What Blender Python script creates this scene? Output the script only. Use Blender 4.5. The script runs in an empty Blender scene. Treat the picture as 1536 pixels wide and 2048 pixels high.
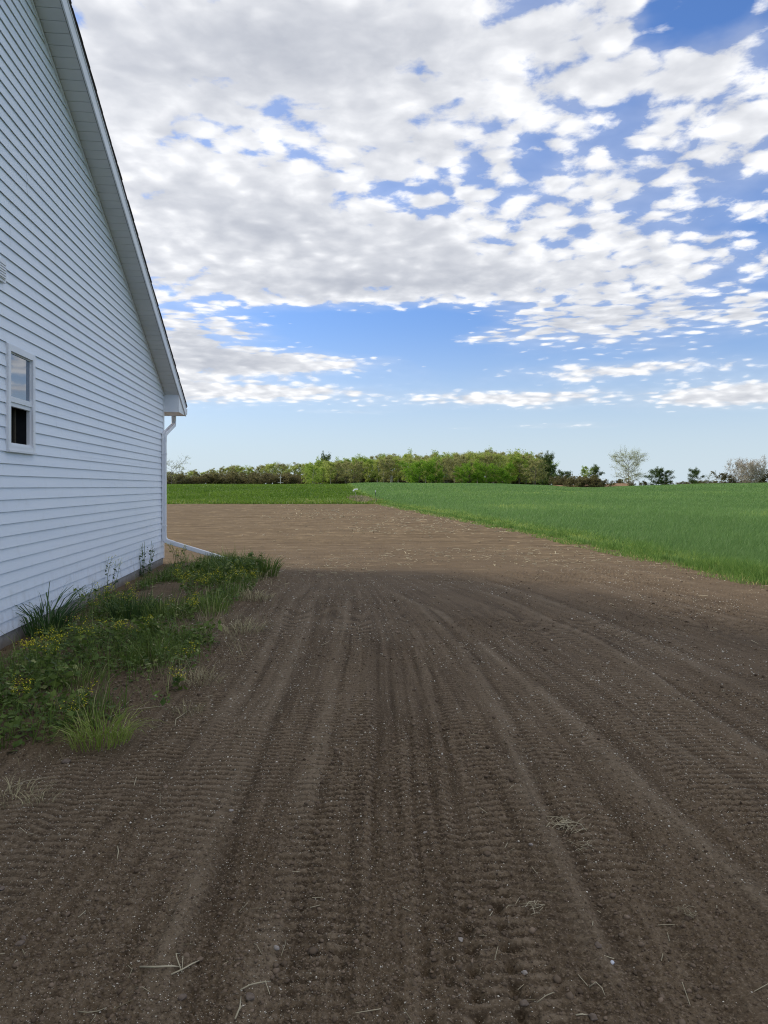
import bpy, math, random
import numpy as np
from mathutils import Vector, Matrix

R = math.radians
SC = bpy.context.scene
COL = SC.collection
PI = math.pi

# ------------------------------------------------------------------ camera
F = 1440.0          # focal length in pixels of the 1536x2048 photograph
EYE = 1.66
HOR = 973.0
cd = bpy.data.cameras.new('camera')
cam = bpy.data.objects.new('camera', cd)
COL.objects.link(cam)
cam.location = (0, 0, EYE)
cam.rotation_euler = (R(90), 0, 0)
cd.sensor_fit = 'VERTICAL'
cd.sensor_height = 36.0
cd.lens = 36.0 * F / 2048.0
cd.shift_y = -(1024.0 - HOR) / 2048.0
cd.clip_start = 0.05
cd.clip_end = 6000
SC.camera = cam

# ------------------------------------------------------------------ light
SUN_EL = R(29.0)
SUN_DIR = Vector((-0.924, 0.382, 0)).normalized()      # horizontal direction towards the sun
sun_vec = Vector((SUN_DIR.x * math.cos(SUN_EL), SUN_DIR.y * math.cos(SUN_EL), math.sin(SUN_EL)))
sd = bpy.data.lights.new('sun', 'SUN')
sd.energy = 3.1
sd.angle = R(11.0)
sd.color = (1.0, 0.90, 0.76)
so = bpy.data.objects.new('sun', sd)
COL.objects.link(so)
so.location = (-40, 20, 40)
so.rotation_euler = (-sun_vec).to_track_quat('-Z', 'Y').to_euler()

SC.view_settings.view_transform = 'Standard'
SC.view_settings.look = 'None'
SC.view_settings.exposure = 0.24
SC.view_settings.gamma = 1.0
SC.cycles.max_bounces = 6
SC.cycles.diffuse_bounces = 3
SC.cycles.transparent_max_bounces = 8
SC.cycles.use_denoising = True
SC.cycles.denoising_prefilter = 'NONE'
SC.cycles.denoising_input_passes = 'RGB_ALBEDO_NORMAL'
SC.cycles.filter_width = 1.1

# ------------------------------------------------------------------ node helper
class NT:
    def __init__(self, tree):
        self.t = tree
        self.n = tree.nodes
        self.l = tree.links
    def node(self, typ, **kw):
        nd = self.n.new(typ)
        for k, v in kw.items():
            setattr(nd, k, v)
        return nd
    def put(self, sock, v):
        if v is None:
            return
        if isinstance(v, (int, float, tuple, list)):
            sock.default_value = v
        else:
            self.l.new(v, sock)
    def m(self, op, a, b=None, c=None, clamp=False):
        nd = self.node('ShaderNodeMath', operation=op)
        nd.use_clamp = clamp
        self.put(nd.inputs[0], a); self.put(nd.inputs[1], b)
        if c is not None:
            self.put(nd.inputs[2], c)
        return nd.outputs[0]
    def v(self, op, a, b=None, c=None):
        nd = self.node('ShaderNodeVectorMath', operation=op)
        self.put(nd.inputs[0], a)
        if b is not None: self.put(nd.inputs[1], b)
        if c is not None: self.put(nd.inputs[2], c)
        return nd.outputs['Value'] if op in ('DOT_PRODUCT', 'LENGTH') else nd.outputs[0]
    def noise(self, vec, scale, detail=4, rough=.5, dist=0.0, lac=2.0, out='Fac'):
        nd = self.node('ShaderNodeTexNoise')
        self.put(nd.inputs['Vector'], vec)
        nd.inputs['Scale'].default_value = scale
        nd.inputs['Detail'].default_value = detail
        nd.inputs['Roughness'].default_value = rough
        nd.inputs['Distortion'].default_value = dist
        nd.inputs['Lacunarity'].default_value = lac
        return nd.outputs[out]
    def ramp(self, f, a, b, to0=0.0, to1=1.0, smooth=True):
        nd = self.node('ShaderNodeMapRange')
        nd.interpolation_type = 'SMOOTHSTEP' if smooth else 'LINEAR'
        self.put(nd.inputs[0], f)
        self.put(nd.inputs[1], a); self.put(nd.inputs[2], b)
        self.put(nd.inputs[3], to0); self.put(nd.inputs[4], to1)
        return nd.outputs[0]
    def mix(self, f, a, b, mode='MIX'):
        nd = self.node('ShaderNodeMix', data_type='RGBA', blend_type=mode)
        self.put(nd.inputs[0], f)
        for s, val in ((nd.inputs[6], a), (nd.inputs[7], b)):
            if isinstance(val, tuple):
                val = val if len(val) == 4 else val + (1,)
            self.put(s, val)
        return nd.outputs[2]
    def mixv(self, f, a, b):
        nd = self.node('ShaderNodeMix', data_type='FLOAT')
        self.put(nd.inputs[0], f); self.put(nd.inputs[2], a); self.put(nd.inputs[3], b)
        return nd.outputs[0]
    def attr(self, name, out='Fac'):
        nd = self.node('ShaderNodeAttribute', attribute_name=name)
        return nd.outputs[out]

# ------------------------------------------------------------------ sky
W = bpy.data.worlds.new('World')
SC.world = W
W.use_nodes = True
W.node_tree.nodes.clear()
def build_sky():
    t = NT(W.node_tree)
    out = t.node('ShaderNodeOutputWorld')
    sky = t.node('ShaderNodeTexSky', sky_type='NISHITA')
    sky.sun_disc = False
    sky.sun_elevation = SUN_EL
    sky.sun_rotation = math.atan2(SUN_DIR.x, SUN_DIR.y)
    sky.altitude = 200
    sky.air_density = 1.0
    sky.dust_density = 0.6
    sky.ozone_density = 2.5
    dz = t.node('ShaderNodeSeparateXYZ'); t.put(dz.inputs[0], t.node('ShaderNodeTexCoord').outputs['Generated'])
    low = t.ramp(dz.outputs[2], 0.10, .50, 1.0, 0.0)
    tint = t.mix(low, (0.92, 1.20, 1.66), (0.84, 0.98, 1.30))
    skyc = t.mix(1.0, sky.outputs[0], tint, 'MULTIPLY')
    skyc = t.mix(t.ramp(dz.outputs[2], -.02, .24, .97, 0.0), skyc, (5.2, 6.15, 6.85))
    bg = t.node('ShaderNodeBackground')
    t.put(bg.inputs[0], skyc)
    bg.inputs[1].default_value = 0.104
    d = t.node('ShaderNodeTexCoord').outputs['Generated']
    sep = t.node('ShaderNodeSeparateXYZ'); t.put(sep.inputs[0], d)
    x, y, z = sep.outputs
    hyp = t.m('SQRT', t.m('ADD', t.m('MULTIPLY', x, x), t.m('MULTIPLY', y, y)))
    th = t.m('ARCTAN2', x, y)
    el = t.m('DIVIDE', z, t.m('MAXIMUM', hyp, 0.001))
    # cloud cells shrink towards the horizon; a radial stretch of the direction keeps them unsheared
    nd = t.v('NORMALIZE', d)
    sc = t.m('DIVIDE', 1.0, t.m('ADD', t.m('MAXIMUM', el, 0.0), .20))
    scl = t.node('ShaderNodeVectorMath', operation='SCALE'); 
    kz = t.node('ShaderNodeCombineXYZ'); kz.inputs[0].default_value = 1; kz.inputs[1].default_value = 1
    t.put(kz.inputs[2], t.ramp(el, .12, .27, 3.4, 1.0))
    t.put(scl.inputs[0], t.v('MULTIPLY', nd, kz.outputs[0])); t.put(scl.inputs['Scale'], sc)
    P = scl.outputs[0]
    ca = t.node('ShaderNodeCombineXYZ'); t.put(ca.inputs[0], th); t.put(ca.inputs[1], el)
    A = ca.outputs[0]
    # ragged warp of the coverage coordinates
    wv = t.v('SUBTRACT', t.noise(P, 3.0, 5, .6, out='Color'), (.5, .5, .5))
    wscale = t.node('ShaderNodeCombineXYZ'); wscale.inputs[0].default_value = .16
    t.put(wscale.inputs[1], t.m('MULTIPLY', el, .17))
    A2 = t.v('MULTIPLY_ADD', wv, wscale.outputs[0], A)
    def ang(pxx, pyy):
        dx = pxx - 768.0
        return math.atan(dx / F), (HOR - pyy) / math.hypot(F, dx)
    def blobs(lst, start):
        acc = start
        for (cx, cy, rx, ry, wgt) in lst:
            a, e = ang(cx, cy)
            sx = F / rx * (1 + ((cx - 768) / F) ** 2); sy = math.hypot(F, cx - 768) / ry
            q = t.v('MULTIPLY_ADD', A2, (sx, sy, 0), (-a * sx, -e * sy, 0))
            g = t.m('POWER', 0.36788, t.v('DOT_PRODUCT', q, q))
            acc = t.m('MULTIPLY_ADD', g, wgt, acc)
        return acc
    CLOUD = [
        (420, 60, 460, 260, .75), (180, 250, 200, 300, .5), (820, 130, 420, 240, .66), (1060, 320, 360, 130, -.15), (1220, 450, 320, 60, -.12), (1350, 310, 180, 110, -.08), (650, 330, 120, 60, -.15), (520, 430, 400, 170, .75),
        (900, 500, 480, 110, .72), (1250, 330, 260, 120, .44), (1130, 110, 150, 120, .40), (1480, 240, 170, 150, .62), (1340, 130, 130, 60, .50), (1250, 80, 60, 60, .3),
        (1330, 540, 200, 60, .45), (1180, 645, 270, 46, .85), (700, 565, 420, 42, .55),
        (1420, 120, 70, 40, .30), (1530, 60, 40, 40, .35),
        (380, 680, 200, 70, .85), (575, 728, 190, 20, .85), (500, 785, 260, 20, .80), (250, 760, 160, 60, .4),
        (1240, 742, 190, 16, .85), (1020, 797, 190, 18, .90), (1480, 788, 180, 30, .95), (1150, 850, 130, 8, .62),
        (920, 858, 60, 4, .35), (1530, 620, 60, 25, .5), (960, 672, 90, 14, .55), (700, 822, 90, 4, .3),
        # clear patches
        (1420, 30, 130, 60, -.60), (1290, 185, 90, 26, -.28), (820, 400, 190, 50, -.40), (380, 240, 190, 70, -.27), (300, 340, 70, 30, -.2), (560, 330, 130, 50, -.2),
        (1490, 470, 80, 40, -.25), (910, 180, 26, 26, -.25), (1300, 20, 40, 60, -.3), (1070, 310, 40, 60, -.18),
        (760, 655, 330, 40, -.85), (1100, 900, 900, 60, -.55), (880, 720, 130, 30, -.3),
    ]
    # behind and overhead: unseen cloud cover, thickened to add whiter fill light
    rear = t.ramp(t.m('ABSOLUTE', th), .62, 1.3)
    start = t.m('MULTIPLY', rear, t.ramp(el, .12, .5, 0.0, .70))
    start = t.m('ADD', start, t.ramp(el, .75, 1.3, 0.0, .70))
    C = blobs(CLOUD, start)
    Pw = t.v('MULTIPLY_ADD', t.v('SUBTRACT', t.noise(P, 8.0, 3, .5, out='Color'), (.5, .5, .5)), (.05, .05, .05), P)
    def cells(vec):
        return t.noise(vec, 10.0, 9, .60)
    n1 = cells(Pw)
    sunoff = (-.030, .005, .028)
    n1a = t.noise(Pw, 11.0, 4, .45)
    n1s = t.noise(t.v('ADD', Pw, sunoff), 11.0, 4, .45)
    n2 = t.noise(P, 3.2, 4, .5)
    vor = t.node('ShaderNodeTexVoronoi', feature='SMOOTH_F1'); vor.inputs['Smoothness'].default_value = .5
    vor.inputs['Scale'].default_value = 16.0; t.put(vor.inputs['Vector'], Pw)
    puff = t.m('SUBTRACT', .42, vor.outputs['Distance'])
    calm = t.ramp(el, .11, .26, .50, 1.0)
    fine = t.noise(Pw, 24.0, 5, .55)
    s = t.m('MULTIPLY', t.m('ADD', t.m('MULTIPLY', t.m('SUBTRACT', n1, .5), 1.55), t.m('MULTIPLY', t.m('SUBTRACT', fine, .5), .75)), calm)
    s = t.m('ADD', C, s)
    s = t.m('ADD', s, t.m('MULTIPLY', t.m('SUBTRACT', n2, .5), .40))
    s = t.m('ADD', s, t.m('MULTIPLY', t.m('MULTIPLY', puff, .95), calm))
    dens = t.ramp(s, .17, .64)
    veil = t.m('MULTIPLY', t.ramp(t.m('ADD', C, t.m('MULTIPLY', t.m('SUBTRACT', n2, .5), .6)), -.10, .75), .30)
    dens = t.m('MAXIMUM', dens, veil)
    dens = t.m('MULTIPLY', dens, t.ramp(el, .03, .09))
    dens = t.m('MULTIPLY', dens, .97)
    # light on the puffs: sun side bright, thick middles and bases grey
    lit = t.m('MULTIPLY', t.m('SUBTRACT', n1a, n1s), 1.5)
    GREY = [(780, 575, 400, 26, .60), (1180, 640, 260, 30, .55), (450, 690, 150, 42, .55), (560, 90, 420, 120, .32), (850, 140, 300, 100, .22),
            (700, 480, 420, 60, .18), (300, 720, 140, 60, .3), (1500, 800, 120, 14, .3), (420, 400, 200, 50, .2), (900, 540, 300, 30, .2)]
    G = blobs(GREY, 0.04)
    G = t.m('ADD', G, t.m('MULTIPLY', t.m('SUBTRACT', n2, .5), .9))
    thick = t.ramp(s, .45, 1.35)
    shade = t.m('SUBTRACT', t.m('ADD', t.m('MULTIPLY', G, t.m('ADD', thick, .45)), t.m('MULTIPLY', thick, .16)), lit, clamp=False)
    shade = t.m('ADD', shade, t.m('MULTIPLY', puff, -1.0))
    shade = t.m('ADD', shade, t.m('MULTIPLY', t.m('SUBTRACT', .5, n1), .8))
    shade = t.m('MAXIMUM', t.m('ADD', shade, .13), 0.0)
    shade = t.m('DIVIDE', t.m('MULTIPLY', shade, 1.45), t.m('ADD', shade, 1.0), clamp=True)
    cc = t.mix(shade, (.90, .905, .92), (.37, .395, .455))
    bgc = t.node('ShaderNodeBackground'); t.put(bgc.inputs[0], cc); bgc.inputs[1].default_value = 1.0
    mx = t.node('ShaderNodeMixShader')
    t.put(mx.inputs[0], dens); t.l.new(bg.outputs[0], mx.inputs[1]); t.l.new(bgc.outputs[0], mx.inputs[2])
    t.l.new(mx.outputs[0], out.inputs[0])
build_sky()
W.cycles.sampling_method = 'MANUAL'
W.cycles.sample_map_resolution = 1024

# ------------------------------------------------------------------ materials
def new_mat(name):
    m = bpy.data.materials.new(name)
    m.use_nodes = True
    m.node_tree.nodes.clear()
    t = NT(m.node_tree)
    out = t.node('ShaderNodeOutputMaterial')
    return m, t, out
def principled(t, out, color, rough=.6, spec=.4, bump=None, bstr=.3, bdist=.01, **kw):
    p = t.node('ShaderNodeBsdfPrincipled')
    if isinstance(color, tuple): color = color if len(color) == 4 else color + (1,)
    t.put(p.inputs['Base Color'], color)
    t.put(p.inputs['Roughness'], rough)
    t.put(p.inputs['Specular IOR Level'], spec)
    for k, v in kw.items():
        t.put(p.inputs[k], v)
    if bump is not None:
        b = t.node('ShaderNodeBump')
        b.inputs['Strength'].default_value = bstr
        b.inputs['Distance'].default_value = bdist
        t.put(b.inputs['Height'], bump)
        t.l.new(b.outputs[0], p.inputs['Normal'])
    t.l.new(p.outputs[0], out.inputs[0])
    return p
def geo_pos(t):
    return t.node('ShaderNodeNewGeometry').outputs['Position']
def obj_co(t):
    return t.node('ShaderNodeTexCoord').outputs['Object']
def xyz(t, v):
    s = t.node('ShaderNodeSeparateXYZ'); t.put(s.inputs[0], v); return s.outputs

def mat_simple(name, c1, c2, scale=4.0, rough=.6, spec=.3, bstr=.1, bscale=60.0, bdist=.003):
    m, t, out = new_mat(name)
    P = obj_co(t)
    n = t.noise(P, scale, 5, .6)
    principled(t, out, t.mix(t.ramp(n, .3, .7), c1, c2), rough, spec, t.noise(P, bscale, 3, .6), bstr, bdist)
    return m

def mat_siding():
    m, t, out = new_mat('vinyl_siding')
    P = obj_co(t)
    st = t.v('MULTIPLY', P, (1, .25, 3.0))
    n = t.noise(st, 1.6, 5, .6)
    dirt = t.noise(P, 5.0, 6, .7)
    z = xyz(t, P)[2]
    splash = t.m('MULTIPLY', t.ramp(z, .75, .1), t.ramp(t.noise(t.v('MULTIPLY', P, (1, 1, .5)), 9, 5, .65), .42, .72))
    c = t.mix(t.ramp(n, .3, .7), (.765, .815, .895), (.815, .855, .92))
    c = t.mix(t.m('MULTIPLY', t.ramp(dirt, .52, .8), .22), c, (.52, .52, .47))
    c = t.mix(t.m('MULTIPLY', splash, .38), c, (.36, .31, .25))
    grain = t.noise(t.v('MULTIPLY', P, (1, .07, 1)), 240, 3, .6)
    wav = t.noise(t.v('MULTIPLY', P, (1, .35, 1.5)), 3.0, 2, .5)
    h = t.m('ADD', t.m('MULTIPLY', grain, .10), wav)
    principled(t, out, c, .42, .35, h, .35, .012)
    return m
def mat_glass():
    m, t, out = new_mat('window_glass')
    P = obj_co(t)
    h = t.noise(P, 2.2, 2, .5)
    principled(t, out, (.06, .11, .18), .02, .5, h, .12, .004, IOR=3.0)
    return m
def mat_curtain():
    m, t, out = new_mat('patterned_curtain')
    P = obj_co(t)
    x, y, z = xyz(t, P)
    a = t.m('SINE', t.m('MULTIPLY', t.m('ADD', y, z), 170.0)); b = t.m('SINE', t.m('MULTIPLY', t.m('SUBTRACT', y, z), 170.0))
    f = t.ramp(t.m('MAXIMUM', a, b), .1, .9)
    principled(t, out, t.mix(f, (.16, .165, .17), (.34, .34, .34)), .9, .1)
    return m
def mat_shingle():
    m, t, out = new_mat('asphalt_shingle')
    P = obj_co(t)
    n = t.noise(P, 7, 4, .6); g = t.noise(P, 160, 2, .6)
    principled(t, out, t.mix(n, (.055, .05, .05), (.12, .11, .105)), .95, .1, g, .5, .004)
    return m
def mat_concrete():
    m, t, out = new_mat('concrete')
    P = obj_co(t)
    n = t.noise(P, 6, 6, .65)
    z = xyz(t, P)[2]
    c = t.mix(t.ramp(n, .3, .7), (.24, .225, .20), (.40, .385, .36))
    c = t.mix(t.m('MULTIPLY', t.ramp(z, .10, -.02), .6), c, (.16, .12, .09))
    principled(t, out, c, .9, .1, t.noise(P, 45, 5, .7), .4, .01)
    return m

def mat_soil():
    m, t, out = new_mat('soil')
    P = geo_pos(t)
    x, y, z = xyz(t, P)
    dust = t.attr('dust')
    dry = t.attr('dry')
    tone = t.attr('tone')  # relief shading carried as colour: pale crests, dark gaps, plus streaks
    n1 = t.noise(P, 1.1, 5, .6)
    n2 = t.noise(P, 14.0, 5, .65)
    n3 = t.noise(P, 75.0, 5, .7)
    c = t.mix(t.ramp(n1, .3, .7), (0.1044, 0.0742, 0.0462), (0.1350, 0.0972, 0.0610))
    c = t.mix(t.m('MULTIPLY', t.ramp(n2, .45, .75), .45), c, (0.1764, 0.1302, 0.0837))
    c = t.mix(t.m('MULTIPLY', dust, t.ramp(n2, .2, .6, .55, 1.0)), c, (0.2115, 0.1623, 0.1090))
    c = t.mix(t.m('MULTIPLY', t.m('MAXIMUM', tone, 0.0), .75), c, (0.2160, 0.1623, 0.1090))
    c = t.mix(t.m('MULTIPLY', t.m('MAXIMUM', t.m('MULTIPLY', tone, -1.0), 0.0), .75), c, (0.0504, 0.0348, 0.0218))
    c = t.mix(t.m('MULTIPLY', t.ramp(n3, .52, .66), .70), c, (0.2700, 0.2091, 0.1439))
    c = t.mix(t.m('MULTIPLY', t.ramp(n3, .47, .34), .75), c, (0.0414, 0.0284, 0.0174))
    # tilled far part: paler, straw-littered, streaked along the passes
    st = t.noise(t.v('MULTIPLY', P, (.22, 1.7, 1)), 1.0, 8, .75)
    st2 = t.noise(t.v('MULTIPLY', P, (1.3, 5.0, 1)), 1.0, 4, .7)
    far = t.mix(t.ramp(st, .3, .7), (0.1159, 0.0813, 0.0460), (0.1947, 0.1423, 0.0837))
    far = t.mix(t.m('MULTIPLY', t.ramp(st2, .52, .72), .7), far, (.40, .30, .175))
    far = t.mix(t.m('MULTIPLY', t.ramp(st2, .46, .28), .7), far, (.070, .047, .031))
    c = t.mix(dry, c, far)
    h = t.m('ADD', t.m('MULTIPLY', n3, .35), n2)
    fine = t.noise(P, 300.0, 2, .6)
    h = t.m('ADD', h, t.m('MULTIPLY', fine, .10))
    st3 = t.noise(t.v('MULTIPLY', P, (.5, 3.0, 1)), 1.0, 5, .7)
    h = t.m('ADD', h, t.m('MULTIPLY', t.m('MULTIPLY', st3, dry), 4.0))
    principled(t, out, c, .97, .12, h, .8, .02)
    return m

def mat_terrain():
    m, t, out = new_mat('terrain')
    P = geo_pos(t)
    crop = t.attr('crop'); soil = t.attr('bare')
    n = t.noise(P, .25, 6, .65); n2 = t.noise(P, 2.0, 5, .7)
    st = t.noise(t.v('MULTIPLY', P, (.12, .5, 1)), .5, 5, .65)
    g = t.mix(t.ramp(n2, .3, .7), (.055, .105, .015), (.115, .185, .030))
    g = t.mix(t.m('MULTIPLY', t.ramp(n, .45, .75), .45), g, (.10, .105, .035))
    w = t.mix(t.ramp(n2, .3, .7), (.085, .160, .046), (.125, .215, .062))
    w = t.mix(t.m('MULTIPLY', t.ramp(st, .4, .7), .5), w, (.105, .19, .06))
    c = t.mix(crop, g, w)
    c = t.mix(soil, c, (.075, .058, .046))
    principled(t, out, c, .95, .05, n2, .6, .15)
    return m

def mat_leaf(name, c1, c2, trans=.35, rough=.55, c3=None, spec=.25):
    m, t, out = new_mat(name)
    tint = t.attr('tint')
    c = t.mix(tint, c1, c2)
    if c3:
        c = t.mix(t.ramp(tint, .78, .95), c, c3)
    p = t.node('ShaderNodeBsdfPrincipled')
    t.put(p.inputs['Base Color'], c); p.inputs['Roughness'].default_value = rough
    p.inputs['Specular IOR Level'].default_value = spec
    tr = t.node('ShaderNodeBsdfTranslucent'); t.put(tr.inputs[0], c)
    mx = t.node('ShaderNodeMixShader'); mx.inputs[0].default_value = trans
    t.l.new(p.outputs[0], mx.inputs[1]); t.l.new(tr.outputs[0], mx.inputs[2]); t.l.new(mx.outputs[0], out.inputs[0])
    return m
def mat_tint(name, c1, c2, rough=.85):
    m, t, out = new_mat(name)
    principled(t, out, t.mix(t.attr('tint'), c1, c2), rough, .15)
    return m

M = {}
M['siding'] = mat_siding()
M['trim'] = mat_simple('white_trim', (.72, .74, .78), (.80, .81, .84), 2.0, .4, .4, .1, 8, .004)
M['soffit'] = mat_simple('soffit_panel', (.60, .61, .615), (.66, .665, .66), 2.0, .6, .2, .1, 20, .003)
M['glass'] = mat_glass()
M['curtain'] = mat_curtain()
M['dark'] = mat_simple('dark_interior', (.030, .032, .036), (.05, .05, .055), 3, .9, .1)
M['blind'] = mat_simple('interior_jamb', (.06, .05, .04), (.08, .07, .055), 3, .8, .1)
M['shingle'] = mat_shingle()
M['concrete'] = mat_concrete()
M['soil'] = mat_soil()
M['terrain'] = mat_terrain()
M['wheat'] = mat_leaf('wheat_blades', (.115, .215, .064), (.215, .355, .100), .45, .5, (.42, .50, .11))
M['verge'] = mat_leaf('verge_grass', (.09, .19, .038), (.225, .36, .078), .45, .6, (.50, .44, .18))
M['meadow'] = mat_leaf('meadow_grass', (.085, .165, .018), (.190, .290, .036), .4, .6, (.38, .37, .13))
M['weed'] = mat_leaf('weed_leaves', (.062, .112, .021), (.205, .280, .056), .36, .5, (.44, .43, .19))
M['darkgrass'] = mat_leaf('dark_grass', (.036, .085, .022), (.085, .150, .042), .25, .45)
M['limegrass'] = mat_leaf('lime_grass', (.17, .25, .035), (.36, .42, .10), .4, .5, (.55, .50, .24))
M['bluegreen'] = mat_leaf('sage_leaves', (.05, .085, .045), (.10, .15, .085), .3, .5)
M['petal'] = mat_leaf('yellow_petals', (.70, .60, .02), (.85, .78, .05), .35, .6)
M['straw'] = mat_tint('straw', (.20, .165, .10), (.56, .49, .34))
M['drygrass'] = mat_tint('dry_grass', (.20, .17, .09), (.46, .40, .24))
M['clod'] = mat_tint('clods', (.085, .060, .040), (.245, .182, .128), .97)
M['fleck'] = mat_tint('flecks', (.36, .31, .23), (.84, .78, .66), .7)
M['pebble'] = mat_simple('pebble', (.26, .22, .19), (.42, .38, .34), 30, .8, .2)
M['whitestone'] = mat_simple('white_stone', (.50, .52, .58), (.66, .68, .72), 30, .6, .3)
M['brownstone'] = mat_simple('brown_stone', (.14, .105, .08), (.22, .175, .14), 30, .9, .1)
M['bark'] = mat_simple('bark', (.10, .085, .07), (.19, .165, .14), 3, .9, .1)
M['palebark'] = mat_simple('pale_bark', (.30, .27, .22), (.40, .37, .31), 3, .9, .1)
M['white'] = mat_simple('white_plastic', (.78, .78, .78), (.84, .84, .84), 3, .4, .4)
M['darkpost'] = mat_simple('dark_green_steel', (.02, .035, .025), (.035, .05, .04), 20, .5, .4)
M['greypost'] = mat_simple('pale_wood_post', (.42, .41, .38), (.55, .54, .5), 5, .8, .2)
M['redsoil'] = mat_simple('reddish_bank', (.24, .15, .09), (.34, .23, .15), .4, .95, .1)

# ------------------------------------------------------------------ mesh helpers
def props(o, label=None, cat=None, group=None, kind=None):
    if label: o['label'] = label
    if cat: o['category'] = cat
    if group: o['group'] = group
    if kind: o['kind'] = kind
    return o
def empty(name, loc=(0, 0, 0), rz=0.0):
    o = bpy.data.objects.new(name, None)
    o.empty_display_size = .2
    o.location = loc; o.rotation_euler = (0, 0, rz)
    COL.objects.link(o)
    return o
def link_mesh(name, me, mat, parent=None, smooth=False):
    if mat: me.materials.append(mat)
    o = bpy.data.objects.new(name, me)
    COL.objects.link(o)
    if parent: o.parent = parent
    if smooth:
        me.polygons.foreach_set('use_smooth', np.ones(len(me.polygons), bool))
    return o
def np_mesh(name, V, faces, tint=None, attrs=None):
    """faces: (n,k) integer array, or a list of such arrays."""
    if not isinstance(faces, list): faces = [faces]
    faces = [f for f in faces if len(f)]
    me = bpy.data.meshes.new(name)
    V = np.asarray(V, np.float32)
    me.vertices.add(len(V)); me.vertices.foreach_set('co', V.ravel())
    loops = np.concatenate([f.ravel() for f in faces]).astype(np.int32)
    sizes = np.concatenate([np.full(len(f), f.shape[1], np.int32) for f in faces])
    starts = np.concatenate([[0], np.cumsum(sizes)[:-1]]).astype(np.int32)
    me.loops.add(len(loops)); me.loops.foreach_set('vertex_index', loops)
    me.polygons.add(len(sizes)); me.polygons.foreach_set('loop_start', starts)
    try: me.polygons.foreach_set('loop_total', sizes)
    except Exception: pass
    A = dict(attrs or {})
    if tint is not None: A['tint'] = tint
    for k, v in A.items():
        a = me.attributes.new(k, 'FLOAT', 'POINT'); a.data.foreach_set('value', np.asarray(v, np.float32))
    me.update(calc_edges=True)
    me.validate()
    return me
class MB:
    def __init__(self): self.v = []; self.f = []
    def add(self, vs, fs):
        b = len(self.v); self.v += [tuple(p) for p in vs]; self.f += [tuple(i + b for i in q) for q in fs]
    def hexa(self, p):   # 8 points: bottom loop 0-3, top loop 4-7
        self.add(p, [(3, 2, 1, 0), (4, 5, 6, 7), (0, 1, 5, 4), (1, 2, 6, 5), (2, 3, 7, 6), (3, 0, 4, 7)])
    def box(self, a, b):
        (x0, y0, z0), (x1, y1, z1) = a, b
        self.hexa([(x0, y0, z0), (x1, y0, z0), (x1, y1, z0), (x0, y1, z0), (x0, y0, z1), (x1, y0, z1), (x1, y1, z1), (x0, y1, z1)])
    def tube(self, pts, rad, n=8, cap=True, square=None):
        pts = [Vector(p) for p in pts]
        if not isinstance(rad, (list, tuple)): rad = [rad] * len(pts)
        rings = []; prev = None
        for i, p in enumerate(pts):
            if i == 0: d = pts[1] - pts[0]
            elif i == len(pts) - 1: d = pts[-1] - pts[-2]
            else: d = (pts[i + 1] - p).normalized() + (p - pts[i - 1]).normalized()
            d.normalize()
            if prev is None:
                ref = Vector((0, 0, 1)) if abs(d.z) < .9 else Vector((1, 0, 0))
                a = d.cross(ref).normalized()
            else:
                a = (prev - d * prev.dot(d)).normalized()
            prev = a; b = d.cross(a)
            rings.append([p + (a * math.cos(2 * PI * k / n) + b * math.sin(2 * PI * k / n)) * rad[i] for k in range(n)])
        vs = [q for r in rings for q in r]
        fs = [(i * n + k, i * n + (k + 1) % n, (i + 1) * n + (k + 1) % n, (i + 1) * n + k) for i in range(len(pts) - 1) for k in range(n)]
        if cap: fs += [tuple(range(n))[::-1], tuple((len(pts) - 1) * n + k for k in range(n))]
        self.add(vs, fs)
    def sweep(self, prof, frames):
        """prof: list of 2-D points; frames: list of (origin, axis_u, axis_v)."""
        n = len(prof)
        vs = [Vector(o) + Vector(u) * a + Vector(w) * b for (o, u, w) in frames for (a, b) in prof]
        fs = [(i * n + k, i * n + (k + 1) % n, (i + 1) * n + (k + 1) % n, (i + 1) * n + k) for i in range(len(frames) - 1) for k in range(n)]
        fs += [tuple(range(n))[::-1], tuple((len(frames) - 1) * n + k for k in range(n))]
        self.add(vs, fs)
    def build(self, name, mat, parent=None, smooth=False, tint=None):
        me = bpy.data.meshes.new(name)
        me.from_pydata(self.v, [], self.f)
        if tint is not None:
            a = me.attributes.new('tint', 'FLOAT', 'POINT'); a.data.foreach_set('value', np.full(len(self.v), tint, np.float32) if np.isscalar(tint) else np.asarray(tint, np.float32))
        me.update()
        import bmesh
        bm = bmesh.new(); bm.from_mesh(me); bmesh.ops.recalc_face_normals(bm, faces=bm.faces); bm.to_mesh(me); bm.free()
        return link_mesh(name, me, mat, parent, smooth)

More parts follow.
